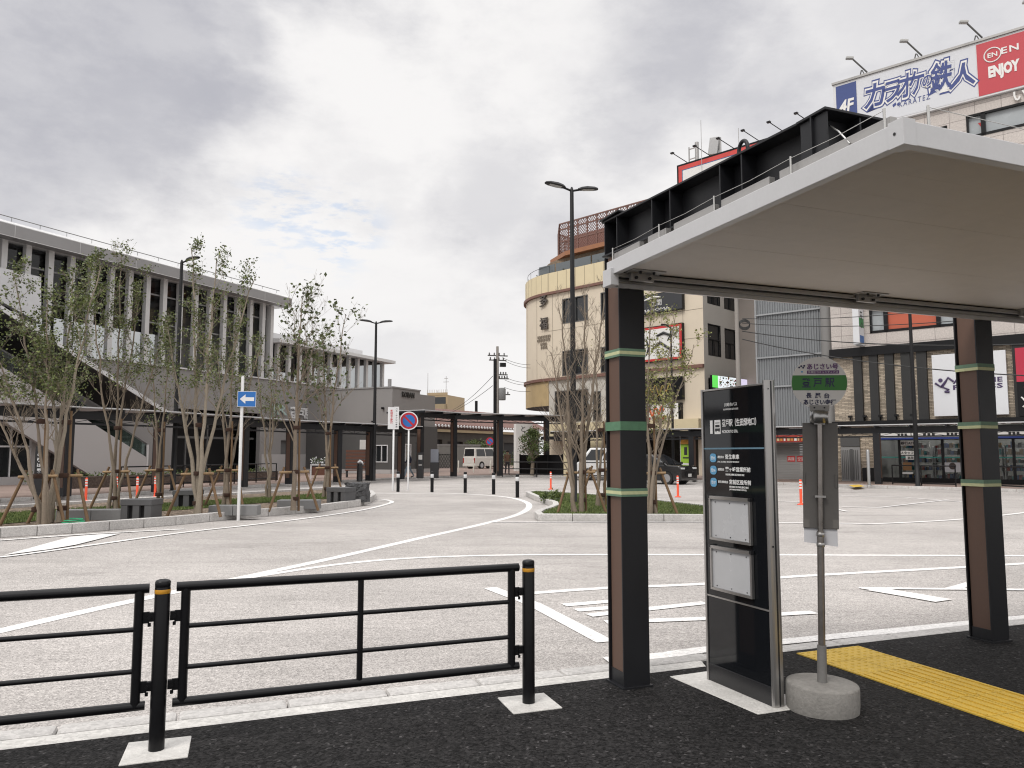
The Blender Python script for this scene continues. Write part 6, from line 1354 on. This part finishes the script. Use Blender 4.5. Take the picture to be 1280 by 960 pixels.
for k,(px,l_) in enumerate(((547.2,'white slim guard post left of the lattice gate'),(573,'white slim guard post between the brown post and the white van'),(592,'white slim guard post before the white van rear wheel'),(613,'white slim guard post before the white van front'))):
    q = G(px,590.5,.12); o = MB().lathe([(.055,0),(.055,.9),(.03,.93),(0,.935)],sides=10).build('guard_post', M('guard_pale',(.52,.50,.45),.5), None, loc=q); tag(o, l_, 'post', 'white slim guard posts before the van')
# ------------------------------------------------------------------ utility pole with cables
q = D(621.5,592,58); t = thing('utility_pole', 'old utility pole with crossarms and transformer left of the beige building', 'utility pole', (q.x,q.y,.12), R(15)); zt_ = D(621,435,58).z
MB().cyl((0,0,0),(0,0,zt_),.17,.10,12).build('pole', M('pole_concrete',(.27,.25,.23),.85,n=(2,.1,30)), t); MB().cyl((-.42,-1,0),(-.42,-1,zt_-1.1),.13,.13,12).build('steel_pole', blk, t)
for z, x0, x1 in ((zt_-.75,-.75,.8),(zt_-1.1,-.65,.7),(zt_-2.2,.0,.8),(zt_-2.5,.1,.9),(zt_-3.7,.0,1.0)):
    b = MB(); b.box(x0,x1,-.05,.05,z,z+.08)
    for k in range(4): xx = x0+(x1-x0)*(k+.3)/4; b.lathe([(.03,0),(.06,.04),(.035,.09),(.06,.13),(.02,.19)], (xx,0,z+.08), 8)
    b.build('crossarm', M('arm_dark',(.07,.068,.065),.6), t)
MB().lathe([(0,0),(.26,.0),(.28,.05),(.28,.85),(.22,.93),(0,.95)], (.36,-.05,zt_-4.1), 14).build('transformer', M('transformer_grey',(.20,.20,.20),.6), t)
MB().box(.2,.65,-.12,.12,zt_-1.55,zt_-1.25).build('junction_box', blk, t)
for k, (pa, pb, Yb, l_) in enumerate((((628,447),(663,456),64,'upper cable from the utility pole to the beige building'),((629,450),(663,460),64,'second cable from the utility pole to the beige building'),((630,471),(663,478),64,'third cable from the utility pole to the beige building'),((631,475),(663,481),64,'fourth cable from the utility pole to the beige building'),((630,484),(663,489),64,'lowest cable from the utility pole to the beige building'))): cable(D(*pa,58), D(*pb,Yb), .15, l_, .016)
cable(D(616,470,58), D(566,512,90), .3, 'upper cable slanting down left from the utility pole', .02); cable(D(616,482,58), D(552,520,95), .3, 'lower cable slanting down left from the utility pole', .02)
# ------------------------------------------------------------------ vehicles
tyre = M('tyre', (.014,.014,.014), .8); rim = M('alloy', (.42,.42,.43), .3, .8); hl = M('headlamp', (.62,.63,.64), .1); tl_ = M('tail_lamp', (.30,.015,.015), .2); cg_ = glass('car_glass', (.012,.013,.015), .05); plate = M('number_plate', (.6,.6,.58), .5)
def vehicle(name, label, cat, loc, rz, Ln, W, Hh, body_col, belt, hood, wscreen, rearx, clr=.2, wr=.32, wheels=(.82,3.6)):
    # x from the rear (0) to the nose (Ln); belt = waist height; hood = (x, z) where the windscreen starts; wscreen = x of roof front
    t = thing(name, label, cat, loc, rz, None); m = M(name+'_paint_'+str(body_col), body_col, .25, 0, coat=.6); hwd = W/2
    b = MB(); low = [(.05,clr),(0,clr+.25),(0,belt-.05),(.04,belt),(hood[0],belt+.0),(Ln-.12,hood[1]),(Ln,hood[1]-.18),(Ln,clr+.12),(Ln-.08,clr)]
    b.prism([(x,-hwd,z) for x,z in low], (0,W,0)); bo = b.build('body', m, t, bevel=.05)
    b = MB(); tr = .13; q0 = [(.03+rearx*.0,belt),(hood[0],belt)]; q1 = [(rearx,Hh-.04),(rearx+.12,Hh),(wscreen-.15,Hh),(wscreen,Hh-.05)]
    lo = [(.03,-hwd+.02,belt-.02),(hood[0],-hwd+.02,belt-.02),(hood[0],hwd-.02,belt-.02),(.03,hwd-.02,belt-.02)]; hi = [(rearx,-hwd+tr,Hh),(wscreen,-hwd+tr,Hh),(wscreen,hwd-tr,Hh),(rearx,hwd-tr,Hh)]
    b.grid8(lo+hi); b.build('cabin', m, bo, bevel=.06)
    def lerp3(a, c, u): return Vector(a).lerp(Vector(c), u)
    def quad(s_, u0, u1, v0, v1, name_='side_window', up_=.012):
        if s_ in (-1,1):
            a, c, d, e = (lo[0],lo[1],hi[1],hi[0]) if s_ < 0 else (lo[3],lo[2],hi[2],hi[3]); nr = Vector((0,s_,.12)).normalized()
        elif s_ == 'f': a, c, d, e = lo[1],lo[2],hi[2],hi[1]; nr = Vector((.8,0,.6))
        else: a, c, d, e = lo[0],lo[3],hi[3],hi[0]; nr = Vector((-1,0,.15)).normalized()
        pt = lambda u, v: lerp3(lerp3(a,c,u), lerp3(e,d,u), v)+nr*up_
        q = [pt(u0,v0),pt(u1,v0),pt(u1,v1),pt(u0,v1)]; g = MB(); g.prism([p-nr*.01 for p in q], nr*.012); g.build(name_, cg_, t)
    for s_ in (-1,1):
        cuts = (.05,.34,.37,.66,.69,.95)
        for a, c in zip(cuts[::2], cuts[1::2]): quad(s_, a, c, .14, .86)
    quad('f', .06, .94, .08, .92, 'windscreen'); quad('r', .08, .92, .15, .88, 'rear_window')
    for xw in wheels:
        for s_ in (-1,1):
            y = s_*(hwd-.09); w_ = MB(); w_.tube([(xw,y-.105,wr),(xw,y+.105,wr)], wr, 24); wo = w_.build('wheel', tyre, t)
            r_ = MB(); yo = y+s_*.106; r_.tube([(xw,yo,wr),(xw,yo+s_*.006,wr)], wr*.66, 20)
            r_.build('rim', rim, wo); a_ = MB(); a_.tube([(xw,s_*(hwd-.2),wr+.02),(xw,s_*(hwd+.004),wr+.02)], wr*1.13, 24); a_.build('wheel_arch', blk, t)
    for s_ in (-1,1):
        MB().box(Ln-.30,Ln-.01,s_*(hwd-.05),s_*(hwd-.42),hood[1]-.26,hood[1]-.08).build('headlight', hl, t, bevel=.02); MB().box(-.015,.05,s_*(hwd-.02),s_*(hwd-.16),belt-.55,belt-.05).build('tail_light', tl_, t, bevel=.01)
        MB().obox((hood[0]-.2,s_*(hwd+.1),belt+.1),(.05,0,0),(0,.09,0),(0,0,.07)).build('mirror', m, t, bevel=.02)
    MB().box(Ln-.005,Ln+.02,-.45,.45,clr+.25,hood[1]-.32).build('grille', blk, t); MB().box(Ln+.021,Ln+.03,-.17,.17,clr+.2,clr+.36).build('number_plate', plate, t); MB().box(-.02,-.005,-.17,.17,belt-.55,belt-.39).build('number_plate', plate, t)
    MB().box(-.03,.3,-hwd-.005,hwd+.005,clr-.02,clr+.2).build('bumper', m, t, bevel=.03)
    return t
def vloc(p, rz, ln, wd, at_rear=True): return (p.x, p.y, p.z)
q = G(586,586,.12); vehicle('white_van', 'white van seen from behind parked beyond the walkway, dark rear window', 'van', (q.x,q.y,.12), R(48), 4.7, 1.7, 2.05, (.62,.60,.56), 1.12, (4.35,.98), 3.75, .12, .24, .33, (.95,3.55))
q = D(806,600,47.0); vehicle('white_minibus', 'white van with black windows mostly hidden behind the bare trees and shelter post', 'van', (q.x,q.y,0), R(176), 4.4, 1.75, 1.95, (.66,.66,.66), 1.1, (4.0,.98), 3.3, .15, .22, .33, (.8,3.5))
hd = R(-42); q = D(862,600,40.2); ln = 4.2; vehicle('black_car', 'black hatchback with silver wheels standing left of the stop totem', 'car', (q.x-ln*math.cos(hd),q.y-ln*math.sin(hd),0), hd, ln, 1.7, 1.56, (.008,.008,.009), 1.0, (3.4,.96), 2.35, .3, .2, .33, (.75,3.35))
# ------------------------------------------------------------------ people
skin = M('skin', (.36,.22,.155), .6)
def person(label, loc, rz, shirt, trousers, shoes, hairc, step=.22, arm=.18, hgt=1.68):
    t = thing('person', label, 'person', loc, rz); k = hgt/1.70
    V, E, RR = [], [], []
    def add(p, r, par=None):
        V.append((p[0]*k,p[1]*k,p[2]*k)); RR.append(r*k)
        if par is not None: E.append((par, len(V)-1))
        return len(V)-1
    pe = add((0,0,.93),.125); ab = add((.01,0,1.08),.115,pe); ch = add((.02,0,1.28),.145,ab); nb_ = add((.02,0,1.42),.07,ch); nk = add((.03,0,1.48),.052,nb_); h1 = add((.045,0,1.56),.082,nk); h2 = add((.045,0,1.645),.085,h1)
    hands = []
    for s_ in (-1,1):
        st_ = step*s_
        hp = add((0,s_*.09,.88),.095,pe); kn = add((st_*.55+.04,s_*.10,.49),.062,hp); an = add((st_*.95-.06*(s_<0),s_*.10,.10+.03*(s_<0)),.042,kn); to = add((st_*.95+.15,s_*.11,.05),.034,an)
        sh_ = add((.02,s_*.18,1.39),.062,ch); el = add((-arm*s_*.5-.02,s_*.225,1.12),.046,sh_); wr_ = add((-arm*s_*.8+.08,s_*.22,.90),.032,el); ha = add((-arm*s_*.9+.11,s_*.215,.83),.032,wr_); hands.append(Vector(V[ha]))
    me = bpy.data.meshes.new('body'); me.from_pydata(V, E, []); ob = bpy.data.objects.new('body', me); COL.objects.link(ob)
    ob.modifiers.new('skin','SKIN'); sb = ob.modifiers.new('sub','SUBSURF'); sb.levels = 2; sb.render_levels = 2
    for i, vd in enumerate(me.skin_vertices[0].data): vd.radius = (RR[i],RR[i]*(1.15 if i in (ch,ab,pe) else 1)); vd.use_root = (i == pe)
    dg = bpy.context.evaluated_depsgraph_get(); m2 = bpy.data.meshes.new_from_object(ob.evaluated_get(dg)); bpy.data.objects.remove(ob)
    b = MB(); b.v = [tuple(v.co) for v in m2.vertices]
    for p in m2.polygons:
        c = p.center; z = c.z/k; far_ = abs(c.y)/k
        mi = 2 if z < .11 else (1 if z < .90 and far_ < .19 else (3 if z > 1.45 or (far_ > .18 and z < .90) else 0)); b.f.append(tuple(p.vertices)); b.m.append(mi); b.sm.append(True)
    for h_ in hands:
        for j in range(5):
            off = Vector((.028-.014*j,0,-.03)) if j < 4 else Vector((.035,0,.005)); l_ = (.055,.062,.06,.05,.045)[j]
            b.tube([h_+off*.6*k, h_+off*k+Vector((.005,0,-l_*.5))*k, h_+off*k+Vector((.018,0,-l_))*k], [.0085,.008,.006], 6, 3)
    b.tube([(.125*k,0,1.60*k),(.15*k,0,1.575*k)], [.008,.014], 6, 3)
    for s_ in (-1,1): b.lathe([(.001,-.012),(.011,0),(.001,.012)], (.122*k,s_*.032*k,1.615*k), 6, 4); b.tube([(.035*k,s_*.088*k,1.63*k),(.045*k,s_*.094*k,1.60*k),(.04*k,s_*.086*k,1.575*k)], .012, 5, 3)
    b.tube([(.118*k,-.025*k,1.54*k),(.128*k,0,1.538*k),(.118*k,.025*k,1.54*k)], .006, 5, 5)
    b.build('body', [shirt, trousers, shoes, skin, ink, M('lip',(.22,.07,.06),.6)], t)
    h = MB(); n = 10
    for a in range(n):
        for c in range(6):
            def hp_(i, j): 
                th = 6.283*i/n; ph = j/6*1.75; rr = .108*k; x = math.sin(ph)*math.cos(th); lim = 1.0 if x < .35 else .8
                return Vector((.04*k+rr*math.sin(ph*lim)*math.cos(th), rr*.98*math.sin(ph*lim)*math.sin(th), 1.635*k+rr*1.05*math.cos(ph*lim)))
            h.face([hp_(a,c),hp_(a,c+1),hp_(a+1,c+1),hp_(a+1,c)], 0, True)
    h.build('hair', hairc, t)
cl = lambda n_, c: M('cloth_'+n_, c, .85, n=(9,.12))
q = G(511,597.5,.12); person('person in a dark navy jacket and pale jeans walking before the police box', (q.x,q.y,.12), R(200), cl('navy',(.02,.024,.05)), cl('jeans',(.26,.32,.38)), cl('shoe',(.03,.03,.03)), M('hair_grey',(.30,.29,.28),.6), .3, .15)
q = G(634,593.8,.12); person('person in a brown top and dark trousers standing right of the white van', (q.x,q.y,.12), R(-70), cl('brown',(.20,.115,.075)), cl('dark',(.045,.04,.042)), cl('shoe',(.03,.03,.03)), M('hair_black',(.015,.012,.01),.5), .08, .05)
